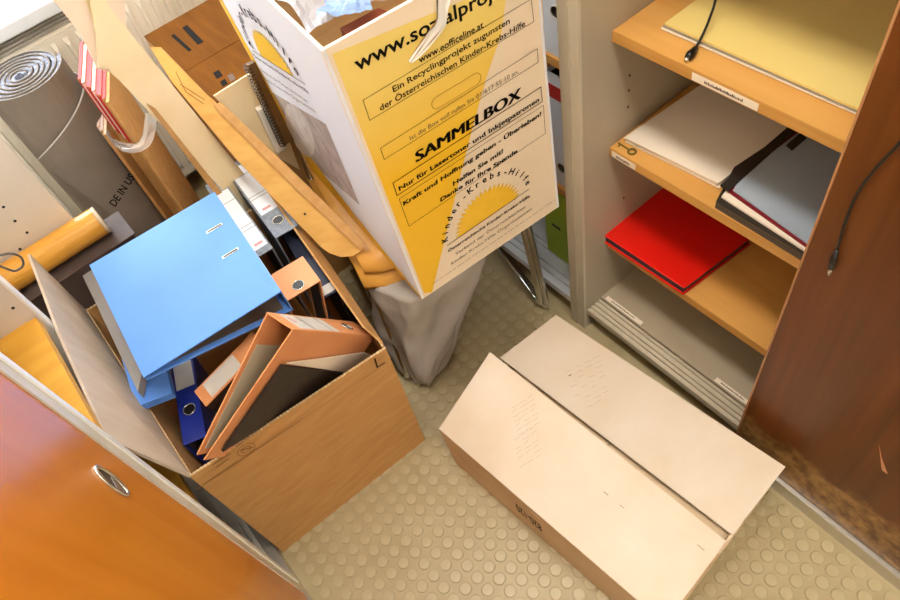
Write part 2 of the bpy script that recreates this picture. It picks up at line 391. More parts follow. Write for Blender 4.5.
# ------------------------------------------------------------------ left-hand cabinet
LX = -.226
lc = thing('sliding_door_cabinet', 'cabinet with honey-coloured sliding door beside the carton of binders', 'cabinet', (-.45, .6, 0))
B().box(-.70, LX, 1.095, 1.117, 0, 1.3).build('side_panel', WHITE, lc)
B().box(LX, LX + .004, 1.093, 1.119, 0, 1.3).build('edge_profile', mat('profile_white', 'eeeae2', .3, var=.02), lc)
B().box(-.70, LX, .08, .102, 0, 1.3).build('side_panel', WHITE, lc)
B().box(-.70, -.69, .102, 1.095, .05, 1.3).build('back_panel', WHITE, lc)
B().box(-.70, LX, .08, 1.117, 1.301, 1.32).build('top_panel', WHITE, lc)
B().box(-.69, -.33, .102, 1.095, .0, .062).build('bottom_panel', mat('dark_base', '4c3a33', .5, var=.05), lc)
rl = B().box(-.33, LX, .102, 1.094, 0, .045)
for x in (-.33, -.30, -.275, -.25, -.236): rl.box(x, x + .010, .102, 1.094, .0451, .058)
rl.build('bottom_rail', mat('rail_white', 'd8cfc0', .35, var=.03), lc)
B().box(LX + .001, -.205, .08, 1.117, .0, .048).build('front_track', ALU, lc)
for z in (.405, .735, 1.05): B().box(-.69, -.2462, .103, 1.094, z - .022, z).box(-.2464, -.230, .765, 1.092, z - .022, z).build('shelf', YELW, lc)
ph = B()
for q in ((13, 308),):
    p = oy(*q, 1.0945); ph.tube([p, p + Vector((0, -.0006, 0))], .003, 8)
ph.build('pin_hole', BLACK, lc)
ld = B().box(-.226, -.2065, .19, .668, .052, 1.29).build('door', DOOR_L, lc)
PB = mat('profile_champagne', 'cfc3ae', .35, var=.03)
B().box(-.2265, -.204, .6682, .708, .052, 1.29).build('edge_profile', PB, ld)
B().box(-.2045, -.2015, .695, .7085, .052, 1.29).build('grip_lip', mat('profile_white'  , 'eeeae2'), ld)
hp = ox(111, 482, -.2065); hn = B(); n = 20; ring = [(-.2055, hp.y + .016 * math.cos(2 * math.pi * k / n), hp.z + .034 * math.sin(2 * math.pi * k / n)) for k in range(n)]
hn.tube(ring, .0028, 8, True); hd = hn.build('handle', mat('nickel', 'cfcabc', .25, metal=.9), ld, True)
mesh('handle_cup', [(-.2060, hp.y + .013 * math.cos(2 * math.pi * k / n), hp.z + .031 * math.sin(2 * math.pi * k / n)) for k in range(n)], [list(range(n))], mat('handle_dark', '3a2c20', .4), hd)
B().box(-.2058, -.2048, hp.y - .010, hp.y + .010, hp.z - .022, hp.z - .004).build('key_insert', mat('nickel', 'cfcabc'), hd, bevel=.001)
d2 = B().box(-.2445, -.2275, .24, .715, .06, 1.28).build('door', DOOR_L, lc)
B().box(-.2445, -.2215, .7152, .733, .06, 1.28).build('edge_profile', mat('profile_white', 'eeeae2'), d2)
B().box(-.2445, -.2225, .7335, .757, .06, 1.28).build('seal_strip', PB, d2)

# loose drilled panel beyond that cabinet
dp = thing('drilled_panel', 'loose white shelf panel with drilled pin holes standing behind the cardboard tube', 'panel', (-.35, 1.46, 0))
B().box(-.64, -.100, 1.452, 1.472, 0, 1.12).build('board', WHITE, dp, bevel=.002)
ph = B()
for q in ((3.5, 207), (15, 221), (27, 232.5), (38, 244.5), (20, 249)):
    p = oy(*q, 1.4515); B().tube([p, p + Vector((0, -.0006, 0))], .0032, 8).build('pin_hole', BLACK, dp)
# tube, dark archive box under it, cable
def cyl(name, a, b_, r, m, parent=None, n=28, inner=None):
    a, b_ = Vector(a), Vector(b_); o = B()
    if inner is None: return o.tube([a, b_], r, n).build(name, m, parent, True)
    d = (b_ - a).normalized(); u = d.orthogonal().normalized(); w = d.cross(u); v = []; f = []
    for p, rr in ((a, r), (b_, r), (b_, inner), (a, inner)):
        v += [p + (u * math.cos(2 * math.pi * k / n) + w * math.sin(2 * math.pi * k / n)) * rr for k in range(n)]
    for s_ in range(4):
        for k in range(n): f.append([s_ * n + k, s_ * n + (k + 1) % n, ((s_ + 1) % 4) * n + (k + 1) % n, ((s_ + 1) % 4) * n + k])
    return mesh(name, v, f, m, parent, False)
tb = thing('archive_box', 'dark brown box standing between the drilled panel and the carton of binders', 'box', (-.2, 1.39, 0))
TZ = .60
B().box(-.37, -.02, 1.355, 1.448, 0, TZ - .037).build('body', mat('dark_brown_card', '4a3a33', .6, var=.08), tb, bevel=.002)
B().box(-.374, -.016, 1.352, 1.4505, TZ - .0365, TZ - .0335).build('lid', mat('dark_brown_card', '4a3a33'), tb)
ct = thing('cardboard_tube', 'glossy honey-yellow cardboard mailing tube lying before the drilled panel', 'tube', (-.2, 1.40, TZ - .032))
cyl('body', (-.36, 1.41, TZ), (-.060, 1.41, TZ), .0325, mat('tube_yellow', 'd79a3c', .22, col2='cb8e30', scale=(8, 40, 40)), ct, 32, .029)
cyl('end_cap', (-.0595, 1.41, TZ), (-.052, 1.41, TZ), .0325, mat('cap_clear', 'cbb79a', .25), ct, 32)
cb = [oy(x, y, 1.25) for x, y in ((-30, 262), (0, 255), (12, 253), (22, 257), (24, 266), (15, 272), (-10, 262))]
tag(B().tube(rounded(cb, .02), .0022, 6).build('cable', mat('grey_cable', '5a5148', .5)), 'thin grey cable looped beside the yellow cardboard tube', 'cable')

# ------------------------------------------------------------------ generic open carton
def wall(b, p0, p1, q0, q1, t, inward):
    return b.slab([p0, p1, q1, q0], t, inward)

# carton of binders
BL = [Vector(p) for p in ((-.2, .803, .002), (.225, .787, .002), (.232, 1.34, .002), (-.2, 1.34, .002))]
TL = [Vector(p) for p in ((-.200, .797, .487), (.232, .792, .43), (.305, 1.335, .45), (-.204, 1.345, .47))]
bc = thing('carton', 'open brown carton crammed with lever arch binders, marked L', 'box', (0, 1.07, 0))
tw = .005
ctr = (BL[0] + BL[2]) / 2
names = ('front_wall', 'side_wall', 'back_wall', 'side_wall')
pw = []
for k in range(4):
    a, c, d, e = BL[k], BL[(k + 1) % 4], TL[(k + 1) % 4], TL[k]
    n = (c - a).cross(e - a).normalized(); n = n if n.dot(ctr - a) > 0 else -n
    o = B().slab([a, c, d, e], tw, n).build(names[k], [KRAFT], bc); pw.append(o)
    # pale corrugated rim
    e2, d2_ = e + Vector((0, 0, .0004)), d + Vector((0, 0, .0004))
    w = B()
    N = 60
    for j in range(N):
        s0, s1 = j / N, (j + .62) / N
        w.slab([e2.lerp(d2_, s0), e2.lerp(d2_, s1), e2.lerp(d2_, s1) + n * tw, e2.lerp(d2_, s0) + n * tw], .0012, (0, 0, 1))
    w.build('corrugation', CUT, o)
B().slab([BL[0] + Vector((0, 0, .001)), BL[1] + Vector((0, 0, .001)), BL[2] + Vector((0, 0, .001)), BL[3] + Vector((0, 0, .001))], .004, (0, 0, 1)).build('bottom', KRAFT, bc)
# raised side flap in two bent panels
fa, fb = TL[0] + Vector((-.002, 0, .002)), TL[3] + Vector((-.002, 0, .002))
ta, tb2 = Vector((-.238, .80, .70)), Vector((-.200, 1.315, .69))
cr0, cr1 = fa.lerp(fb, .52), ta.lerp(tb2, .52) + Vector((-.004, 0, .004))
def panel2(name, quad, t, m, parent):
    return B().slab(quad, t, (1, 0, .12)).build(name, m, parent)
panel2('flap', [fa, cr0, cr1, ta], .005, KRAFT_IN, bc)
panel2('flap', [cr0 + Vector((0, .001, 0)), fb, tb2, cr1 + Vector((0, .001, 0))], .005, KRAFT_IN, bc)
# folded-down flap on the aisle side
B().slab([TL[1] + Vector((.0, .015, .001)), TL[2] + Vector((.0, -.03, .001)), TL[2] + Vector((-.03, -.03, .075)), TL[1] + Vector((-.012, .05, .04))], .004, (1, 0, .3)).build('flap', KRAFT, bc)
fF = Face(BL[0], -((BL[1] - BL[0]).cross(TL[0] - BL[0])).normalized() if ((BL[1] - BL[0]).cross(TL[0] - BL[0])).y > 0 else (BL[1] - BL[0]).cross(TL[0] - BL[0]).normalized())
fw = pw[0]
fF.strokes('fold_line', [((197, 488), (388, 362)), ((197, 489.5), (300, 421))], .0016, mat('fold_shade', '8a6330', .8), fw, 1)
fF.strokes('letter_L', [((374.5, 358.5), (377, 367)), ((377, 367), (384, 362.5))], .0035, INK, fw)
def ringmark(face, name, c, r, m, parent, segs=16):
    pts = [(c[0] + r * 1.25 * math.cos(2 * math.pi * k / segs), c[1] + r * .8 * math.sin(2 * math.pi * k / segs) - .5 * r * math.cos(2 * math.pi * k / segs)) for k in range(segs)]
    return face.strokes(name, list(zip(pts, pts[1:] + pts[:1])), .0010, m, parent)
ringmark(fF, 'round_mark', (246, 449), 7, INKB, fw); ringmark(fF, 'round_mark', (246, 449), 3.5, INKB, fw)
fF.strokes('print_mark', [((213, 464), (230, 453)), ((216, 467), (229, 458)), ((240, 450), (252, 447))], .002, INKB, fw)
fF.strokes('nick', [((289, 535), (294, 531))], .002, CUT, fw)

# ------------------------------------------------------------------ lever arch binders
def binder(label, O, ex, ey, W_=.285, H_=.318, T=.075, T2=.03, cover=BLACKC, spine=None, lining=LINING, lab=None, ring=None, slots=None, lever=False, name='lever_arch_binder', group=None, cat='binder', tag_text=False):
    """spine along ey from O, covers reach out along ex, thickness along ex x ey"""
    O = Vector(O); ex = Vector(ex).normalized(); ey = Vector(ey); ey = (ey - ey.dot(ex) * ex).normalized(); ez = ex.cross(ey)
    P = lambda x, y, z: O + ex * x + ey * y + ez * z
    t = thing(name, label, cat, P(W_ / 2, H_ / 2, T / 2), group); th = .0026
    sp = spine or cover
    B().hexa([P(0, 0, 0), P(W_, 0, 0), P(W_, H_, 0), P(0, H_, 0), P(0, 0, th), P(W_, 0, th), P(W_, H_, th), P(0, H_, th)]).build('cover', cover, t)
    B().hexa([P(0, 0, T - th), P(W_, 0, T2 - th), P(W_, H_, T2 - th), P(0, H_, T - th), P(0, 0, T), P(W_, 0, T2), P(W_, H_, T2), P(0, H_, T)]).build('cover', cover, t)
    s_ = B().hexa([P(-th, 0, 0), P(0, 0, 0), P(0, H_, 0), P(-th, H_, 0), P(-th, 0, T), P(0, 0, T), P(0, H_, T), P(-th, H_, T)]).build('spine', sp, t)
    g = .012; e = .0006; g0 = .06 if lining is BEIGE_LINING else g
    B().hexa([P(g0, g, th), P(W_ - g, g, th), P(W_ - g, H_ - g, th), P(g0, H_ - g, th), P(g0, g, th + e), P(W_ - g, g, th + e), P(W_ - g, H_ - g, th + e), P(g0, H_ - g, th + e)]).build('lining', lining, t)
    s1 = lambda x: T - (T - T2) * x / W_ - th
    B().hexa([P(g, g, s1(g) - e), P(W_ - g, g, s1(W_ - g) - e), P(W_ - g, H_ - g, s1(W_ - g) - e), P(g, H_ - g, s1(g) - e), P(g, g, s1(g)), P(W_ - g, g, s1(W_ - g)), P(W_ - g, H_ - g, s1(W_ - g)), P(g, H_ - g, s1(g))]).build('lining', lining, t)
    if lab:
        y0, y1, m = lab; z0, z1 = T * .08, T * .92
        lb = B().hexa([P(-th - e, y0, z0), P(-th, y0, z0), P(-th, y1, z0), P(-th - e, y1, z0), P(-th - e, y0, z1), P(-th, y0, z1), P(-th, y1, z1), P(-th - e, y1, z1)]).build('spine_label', m, s_)
        if tag_text:
            k = th + 2 * e; b = B()
            for j in (.3, .36, .8): b.slab([P(-k, y0 + (y1 - y0) * j, z0), P(-k, y0 + (y1 - y0) * j + .0012, z0), P(-k, y0 + (y1 - y0) * j + .0012, z1), P(-k, y0 + (y1 - y0) * j, z1)], .0002, -ex)
            b.build('ruled_line', INKG, lb)
            B().slab([P(-k, y0 + .010, z0 + .01), P(-k, y0 + .018, z0 + .01), P(-k, y0 + .018, z0 + .03), P(-k, y0 + .010, z0 + .03)], .0002, -ex).build('print_patch', mat('faded_red_print', 'd39a96', .6), lb)
    if ring:
        c = P(-th - .0008, ring, T / 2); n = 20; rr = min(.0125, T * .3)
        pts = [c + (ey * math.cos(2 * math.pi * k / n) + ez * math.sin(2 * math.pi * k / n)) * rr for k in range(n)]
        rg = B().tube(pts, .0013, 6, True).build('finger_ring', mat('nickel', 'cfcabc'), s_, True)
        mesh('finger_hole', [c + ex * .0002 + (p - c) * .95 for p in pts], [list(range(n))], BLACK, rg)
    if slots:
        for y in (H_ / 2 - .012, H_ / 2 + .068):
            zz = -.0004; b = B().slab([P(.020, y - .0032, zz), P(.056, y - .0032, zz), P(.056, y + .0032, zz), P(.020, y + .0032, zz)], .0006, -ez).build('slot_rim', mat('nickel', 'cfcabc'), t)
            B().slab([P(.0225, y - .0019, zz - .0007), P(.0535, y - .0019, zz - .0007), P(.0535, y + .0019, zz - .0007), P(.0225, y + .0019, zz - .0007)], .0003, -ez).build('slot_opening', mat('slot_dark', '5a4a35'), b)
    if lever:
        b = B().slab([P(.05, H_ * .3, th + .001), P(.1, H_ * .3, th + .001), P(.1, H_ * .7, th + .001), P(.05, H_ * .7, th + .001)], .002, ez).build('lever_plate', mat('nickel', 'cfcabc'), t)
        for y in (H_ / 2 - .04, H_ / 2 + .04):
            B().tube([P(.075 + .02 * math.cos(a), y, th + .003 + min(.045, T * .6) * math.sin(a)) for a in [math.pi * k / 10 for k in range(11)]], .0016, 6).build('arch', mat('nickel', 'cfcabc'), b, True)
    return t

# pale blue binder lying on top
A_, B_, C_, D_ = (Vector(p) for p in ((-.123, 1.2638, .6304), (.1603, 1.2335, .6372), (.1271, .918, .6142), (-.1562, .9484, .6074)))
binder('pale blue binder with two metal slots lying on top of the brown carton', C_, D_ - C_, B_ - C_, T=.07, T2=.012, cover=BLUE, lining=LINING, slots=True, lab=(.06, .25, LABEL))
# grey folder and second blue one beneath it
q = [oz(x, y, .545) for x, y in ((76, 262), (117, 243), (150, 330), (138, 392))]
tag(B().slab(q, .022, (0, 0, -1)).build('document_folder', mat('grey_folder', '8d8680', .5, var=.05)), 'grey document folder peeking out under the pale blue binder', 'folder')
q = [oz(x, y, .515) for x, y in ((100, 285), (136, 407), (172, 393), (150, 300))]
tag(B().slab(q, .018, (0, 0, -1)).build('document_folder', BLUE), 'thin light blue folder whose corner shows below the pale blue binder', 'folder')
# salmon binder, spine up, open end towards the room
PS = [C + (Vector(p) - C) * 1.02 for p in ((.0761, .8297, .6868), (.2241, .9040, .4154), (-.1659, .7857, .5429))]
binder('salmon binder standing open-ended with its labelled spine upward in the carton', PS[0], PS[2] - PS[0], PS[1] - PS[0], T=.062, T2=.02, cover=SALMON, lining=BEIGE_LINING, lab=(.03, .17, LABEL_G), ring=.24, tag_text=True)
# black folder and cream sheet lying against its near cover
sx_ = (PS[2] - PS[0]).normalized(); sy_ = PS[1] - PS[0]; sy_ = (sy_ - sy_.dot(sx_) * sx_).normalized(); sz_ = sx_.cross(sy_)
pn = (sx_ * .285 + sz_ * (.02 - .062)).cross(sy_).normalized(); pn = pn if pn.dot(sz_) > 0 else -pn
p0_ = PS[0] + sz_ * .062 + pn * .003
tag(B().slab([opl(x, y, p0_, pn) for x, y in ((281, 364), (346, 372), (282, 411), (221, 450))], .006, pn).build('document_folder', BLACKC), 'black folder lying against the salmon binder inside the carton front', 'folder')
tag(B().slab([opl(x, y, p0_, pn) for x, y in ((286, 362.5), (364, 352), (374, 356), (350, 372.5))], .003, pn).build('cream_sheet', PAPER), 'cream sheet between the black folder and the salmon binder', 'paper')
# upright binders at the back of the carton: near-left corner, far-left corner, near-right corner, height
def spine_up(label, near, far, nr, z, ln=.30, depth=.285, tilt=(0, 0), **k):
    N, Fq, Q = oz(*near, z), oz(*far, z), oz(*nr, z)
    ey = (Fq - N); T = (Q - N).length
    return binder(label, N, (tilt[0], tilt[1], -1), ey, W_=depth, H_=ln, T=T, **k)
spine_up('grey marbled binder with white spine label and finger ring by the leaning cardboard', (276, 239), (221, 165), (299, 226), .505, T2=.05, cover=MARBLE, lab=(.085, .28, LABEL), ring=.045, tag_text=True)
spine_up('grey marbled binder with white label half hidden by the pale blue binder', (256, 259), (212, 196), (272, 247), .50, T2=.04, cover=MARBLE, lab=(.02, .25, LABEL), tag_text=True)
spine_up('dark navy binder standing against the aisle side of the carton', (322, 300), (285, 240), (340, 290), .455, depth=.25, T2=.03, cover=DNAVY, lever=True, lab=(.005, .03, LABEL_G))
spine_up('salmon binder reaching under the pale blue binder, spine up', (285, 303), (271, 282), (317, 277), .515, ln=.085, depth=.28, T2=.03, cover=SALMON, spine=SALMON, ring=.02, lining=BLACKC)
spine_up('deep blue binder with finger ring at the corner of the carton', (184, 446), (171, 362), (205, 432), .43, ln=.22, depth=.2, T2=.03, cover=NAVY, lab=(.13, .2, LABEL_G), ring=.075)
spine_up('black binder with a salmon labelled spine beside the deep blue binder', (195, 392), (246, 352), (183, 376), .50, ln=.16, depth=.24, tilt=(.2, -.1), T2=.03, cover=BLACKC, spine=SALMON, lab=(.02, .10, LABEL_G))

# ------------------------------------------------------------------ cream carton on the floor
cc = thing('carton', 'closed cream carton with two long flaps lying on the studded floor', 'box', (.46, .42, 0))
ZT = .2
TB = [Vector(p) for p in ((.290, .105, ZT), (.681, .141, ZT), (.628, .719, ZT), (.236, .690, ZT))]
BB = [Vector((p.x + s[0] * .006, p.y + s[1] * .006, .0025)) for p, s in zip(TB, ((1, 1), (-1, 1), (-1, -1), (1, -1)))]
ctr = sum(TB, Vector()) / 4; ctr.z = .1
for k, nm in enumerate(('end_wall', 'side_wall', 'end_wall', 'side_wall')):
    a, c, d, e = BB[k], BB[(k + 1) % 4], TB[(k + 1) % 4] - Vector((0, 0, .004)), TB[k] - Vector((0, 0, .004)); n = (c - a).cross(e - a).normalized(); n = n if n.dot(ctr - a) > 0 else -n
    w_ = B().slab([a, c, d, e], .004, n).build(nm, CREAM_S, cc)
    if k == 3: sideF = Face(a, -n); sidew = w_
    if k == 0: endF = Face(a, -n); endw = w_
B().slab([p + Vector((0, 0, .0005)) for p in BB], .004, (0, 0, 1)).build('bottom', CREAM_S, cc)
# flaps: the left one bulges upwards at its far corner
fl_far, fl_near = oy(490, 352, .712), oz(726, 541, .209)
grid = []; NU, NV = 8, 14
for i in range(NU + 1):
    for j in range(NV + 1):
        u, v_ = i / NU, j / NV
        p = (TB[3].lerp(fl_far, u)).lerp((TB[0] + Vector((0, 0, .001))).lerp(fl_near, u), v_)
        p = p + Vector((0, 0, .004 * math.sin(math.pi * u) * math.sin(math.pi * v_) + .0015 * u * noise.noise((u * 5, v_ * 7, 1))))
        grid.append(p)
vv = grid + [p - Vector((0, 0, .0035)) for p in grid]; ff = []; K = len(grid); w1 = NV + 1
for i in range(NU):
    for j in range(NV):
        q = [i * w1 + j, (i + 1) * w1 + j, (i + 1) * w1 + j + 1, i * w1 + j + 1]; ff += [q, [x + K for x in reversed(q)]]
bd = [i * w1 for i in range(NU + 1)] + [NU * w1 + j for j in range(1, w1)] + [i * w1 + NV for i in range(NU - 1, -1, -1)] + [j for j in range(NV - 1, 0, -1)]
for a, c in zip(bd, bd[1:] + bd[:1]): ff.append([a, c, c + K, a + K])
flapL = mesh('flap', vv, ff, CREAM, cc)
q = [oz(500, 357.5, ZT + .001), oz(556, 315, ZT + .001), oz(784, 467, ZT + .001), oz(732.5, 534.8, ZT + .001)]
q[2] = Vector((.683, .139, ZT + .001)); flapR = B().slab(q, .0035, (0, 0, -1)).build('flap', CREAM, cc)
B().slab([TB[3] + Vector((.01, -.01, -.022)), Vector((.63, .705, ZT - .022)), Vector((.655, .43, ZT - .022)), Vector((.262, .40, ZT - .022))], .003, (0, 0, -1)).build('inner_flap', CREAM_S, cc)
B().slab([Vector((.292, .112, ZT - .022)), Vector((.672, .147, ZT - .022)), Vector((.655, .427, ZT - .022)), Vector((.264, .397, ZT - .022))], .003, (0, 0, -1)).build('inner_flap', CREAM_S, cc)
B().slab([(.47, .1225, ZT - .045), (.53, .128, ZT - .05), (.54, .129, ZT - .012), (.46, .1215, ZT - .01)], .002, (0, -1, 0)).build('torn_patch', KRAFT_P, endw)
# faint transferred print and scuffs on the flaps
rF = Face(q[0], (0, 0, 1)); rng = random.Random(3)
FAINT = mat('faint_print', 'a8937a', .7)
ln = []
for r_ in range(9):
    for s_ in range(4):
        x, y = 566 + s_ * 9 + r_ * 1.5, 372 + r_ * 5 - s_ * 4.5
        if rng.random() < .75: ln.append(((x, y), (x + rng.uniform(4, 7), y - rng.uniform(2, 3.2))))
rF.strokes('faint_print', ln, .0007, FAINT, flapR)
rF.strokes('scuff', [((569, 376), (571, 375))], .0022, INKB, flapR)
lp = (fl_far - TB[3]).cross(TB[0] - TB[3]).normalized(); lp = lp if lp.z > 0 else -lp
lF = Face(TB[3] + lp * .006, lp)
ln = []
for r_ in range(14):
    for s_ in range(3):
        x, y = 512 + s_ * 8 + (r_ % 7) * 1.0 + (r_ > 6) * 2, 408 + r_ * 4.6 - s_ * 5
        if rng.random() < .8: ln.append(((x, y), (x + rng.uniform(4, 7), y - rng.uniform(3, 5))))
lF.strokes('faint_print', ln, .0007, FAINT, flapL)
lF.strokes('scuff', [((604, 492), (608, 495)), ((620, 505), (624, 508)), ((698, 545), (704, 550))], .002, FAINT, flapL)
wq = lambda t, h: BB[3].lerp(TB[3], h).lerp(BB[0].lerp(TB[0], h), t) + sideF.n * .0008
put_text('lettering', '820-120', wq(.49, .62), wq(.365, .62), sideF.n, .05, INK, sidew, .012)

# ------------------------------------------------------------------ stacked chairs under the collecting box
def chair(label, dy, dz, seatz, dx=0):
    ca, sa = math.cos(math.radians(-14)), math.sin(math.radians(-14)); W2 = .21 - dx; DEP = .44
    def Q(x, y, z): y += dy; return Vector((.497 + x * ca - y * sa, .868 + x * sa + y * ca, z))
    t = thing('stacking_chair', label, 'chair', Q(0, .2, dz), 'stacked chairs')
    for k in (-1, 1):
        B().tube(rounded([Q(k * W2, DEP, .0095 + dz), Q(k * W2, 0, .0095 + dz), Q(k * (W2 - .012), .06, seatz - .024), Q(k * W2, DEP - .02, seatz - .02), Q(k * (W2 - .02), DEP + .03, seatz + .22)], .05), .0085, 10).build('side_frame', CHROME, t, True)
    B().tube([Q(-W2, .25, seatz - .02), Q(W2, .25, seatz - .02)], .008).build('crossbar', CHROME, t, True)
    NS = 10; v = []; f = []
    prof = [(.01, -.030), (.017, -.014), (.035, -.003), (.06, 0), (.14, -.004), (.22, -.007), (.3, -.006), (.42, 0)]
    for y, z in prof:
        for s_ in range(NS + 1):
            u = s_ / NS; x = (W2 + .008) * (2 * u - 1)
            inset = .03 * (max(0, .3 - u) / .3) ** 3 + .03 * (max(0, u - .7) / .3) ** 3
            v.append(Q(x, y + (inset if y < .1 else 0), seatz + z))
    K = len(v); v += [p - Vector((0, 0, .009)) for p in v]; w_ = NS + 1
    for a in range(len(prof) - 1):
        for s_ in range(NS):
            q = [a * w_ + s_, a * w_ + s_ + 1, (a + 1) * w_ + s_ + 1, (a + 1) * w_ + s_]; f += [q, [K + x for x in reversed(q)]]
    bd = list(range(w_)) + [a * w_ + NS for a in range(1, len(prof))] + [(len(prof) - 1) * w_ + s_ for s_ in range(NS - 1, -1, -1)] + [a * w_ for a in range(len(prof) - 2, 0, -1)]
    for a, c in zip(bd, bd[1:] + bd[:1]): f.append([a, c, c + K, a + K])
    mesh('seat', v, f, PLY, t, True)
    B().slab([Q(-W2 + .03, DEP + .025, seatz + .1), Q(W2 - .03, DEP + .025, seatz + .1), Q(W2 - .03, DEP + .03, seatz + .22), Q(-W2 + .03, DEP + .03, seatz + .22)], .009, (-sa, -ca, 0)).build('backrest', PLY, t, bevel=.003)
chair('plywood stacking chair with chrome sled frame, lower one of its stack', .022, 0, .425)
chair('plywood stacking chair carrying the yellow collecting box, upper one of its stack', .030, .0175, .464, .013)

# grey bag under the seat
gb = []; NA = 40; rows = [(.004, .335, .955, .030, .050), (.05, .35, .96, .055, .075), (.12, .375, .965, .080, .090), (.20, .405, .97, .105, .10), (.28, .445, .97, .135, .105), (.35, .468, .97, .152, .11), (.395, .475, .97, .15, .11)]
fine = []
for a_, b_ in zip(rows, rows[1:]):
    for k in range(5): fine.append(tuple(p + (q - p) * k / 5 for p, q in zip(a_, b_)))
rows = fine + [rows[-1]]; NA = 64
fl = []
for i, (z, cx, cy, rx, ry) in enumerate(rows):
    for k in range(NA):
        a = 2 * math.pi * k / NA; n_ = noise.noise((math.cos(a) * 2.2, math.sin(a) * 2.2, z * 7)) * .016 + .012 * (.35 - abs(noise.noise((math.cos(a) * 3.5 + z * 3, math.sin(a) * 3.5, z * 11)))) + .005 * (.3 - abs(noise.noise((math.cos(a) * 9, math.sin(a) * 9 + z * 12, z * 16))))
        gb.append(Vector((cx + (rx + n_) * math.copysign(abs(math.cos(a)) ** .8, math.cos(a)), cy + (ry + n_) * math.copysign(abs(math.sin(a)) ** .8, math.sin(a)), z)))
for i in range(len(rows) - 1):
    for k in range(NA): fl.append([i * NA + k, i * NA + (k + 1) % NA, (i + 1) * NA + (k + 1) % NA, (i + 1) * NA + k])
fl += [list(range(NA)), list(range((len(rows) - 1) * NA, len(rows) * NA))]
o = mesh('plastic_bag', gb, fl, BAGM, None, True); md = o.modifiers.new('sub', 'SUBSURF'); md.levels = md.render_levels = 1
tag(o, 'sagging grey plastic bag standing under the stacked chairs', 'bag')

# ------------------------------------------------------------------ collecting box
sb = thing('collecting_box', 'yellow and cream printed collecting carton standing on the stacked chairs', 'box', (.55, 1.04, .468))
z0 = .4685
Bs = [oz(422, 299.5, z0), oz(559, 206.5, z0), None, None]; bk_ = oz(304, 160, z0); Bs[3] = Bs[0].lerp(bk_, .958); Bs[2] = Vector((.73, 1.225, z0))
T0 = oy(322, 52, Bs[0].y); fn = (Bs[1] - Bs[0]).cross(T0 - Bs[0]).normalized(); fn = fn if fn.y < 0 else -fn
T1 = opl(541, 0, Bs[0], fn); T1 = Bs[1] + (T1 - Bs[1]) * ((T0.z - z0) / (T1.z - z0)); T1.z = T0.z
Ts = [T0, T1, Vector((.735, 1.23, T0.z)), None]
f1_ = (Bs[3] - Bs[0]).cross(T0 - Bs[0]).normalized(); e1_ = opl(215, 0, Bs[0], f1_); e1_ = Bs[3] + (e1_ - Bs[3]) * ((T0.z - z0) / (e1_.z - z0)); Ts[3] = (Bs[3] + (T0 - Bs[0])).lerp(e1_, .55); Ts[3].z = T0.z
ctr = (Bs[0] + Bs[2]) / 2
sw = []
for k, nm in enumerate(('front_wall', 'side_wall', 'back_wall', 'side_wall')):
    a, c, d, e = Bs[k], Bs[(k + 1) % 4], Ts[(k + 1) % 4], Ts[k]; n = (c - a).cross(e - a).normalized(); n = n if n.dot(ctr - a) > 0 else -n
    o = B().slab([a, c, d, e], .0055, n).build(nm, [SBOX, SBOXW, SBOX, SBOXW][k], sb); sw.append(o)
    B().slab([e + Vector((0, 0, .0003)), d + Vector((0, 0, .0003)), d + n * .0055 + Vector((0, 0, .0003)), e + n * .0055 + Vector((0, 0, .0003))], .0012, (0, 0, 1)).build('cut_edge', mat('pale_edge', 'efe6d4', .8), o)
B().slab([p + Vector((0, 0, .0005)) for p in Bs], .005, (0, 0, 1)).build('bottom', SBOX, sb)
f0 = Face(Bs[0], fn, .0004); fwall = sw[0]
YG = mat('yellow_fade_print', 'f2bd1a', .5)
nt = YG.node_tree; tc = [n for n in nt.nodes if n.type == 'TEX_COORD'][0]; sx = nt.nodes.new('ShaderNodeSeparateXYZ'); nt.links.new(tc.outputs['Object'], sx.inputs[0])
mr = nt.nodes.new('ShaderNodeMapRange'); mr.inputs[1].default_value = .80; mr.inputs[2].default_value = 1.0; nt.links.new(sx.outputs['Z'], mr.inputs[0])
rp = nt.nodes.new('ShaderNodeValToRGB'); rp.color_ramp.elements[0].color = (*lin('f0bb18'), 1); rp.color_ramp.elements[1].color = (*lin('eccf70'), 1)
nt.links.new(mr.outputs[0], rp.inputs[0]); nt.links.new(rp.outputs[0], nt.nodes['Principled BSDF'].inputs['Base Color'])
f0.poly('yellow_print', [(332, 54), (508, -18), (501, 35), (486, 78), (474, 122), (462, 168), (432, 292), (424, 293)], YG, fwall, 1)
T_ = lambda s, a, b, h, m=INK, bold=0., shear=0.: text(f0, 'lettering', s, a, b, h, m, fwall, bold, shear, 4)
def frame4(name, q, w): f0.strokes(name, list(zip(q, q[1:] + q[:1])), w, INK, fwall, 3)
T_('www.sozialprojekt.at', (356, 71), (538, -25), .0225, INK, .018)
T_('www.eofficeline.at', (419, 63), (483, 27), .0115, INK, .012)
frame4('ruled_frame', [(362.7, 100), (530.7, -1.3), (533.3, 21.3), (369.3, 120)], .0009)
T_('Ein Recyclingprojekt zugunsten', (393, 92), (509.3, 22.7), .0105, INK, .012)
T_('der Österreichischen Kinder-Krebs-Hilfe', (380, 110.5), (524.5, 25.3), .0105, INK, .012)
a_, b_ = f0.at((437, 102), 3), f0.at((475, 79), 3); ux = (b_ - a_).normalized(); uy = fn.cross(ux); rr = .011; pts = []
for k in range(13): pts.append(b_ + (ux * math.sin(math.pi * k / 12) + uy * math.cos(math.pi * k / 12)) * rr)
for k in range(13): pts.append(a_ - (ux * math.sin(math.pi * k / 12) + uy * math.cos(math.pi * k / 12)) * rr)
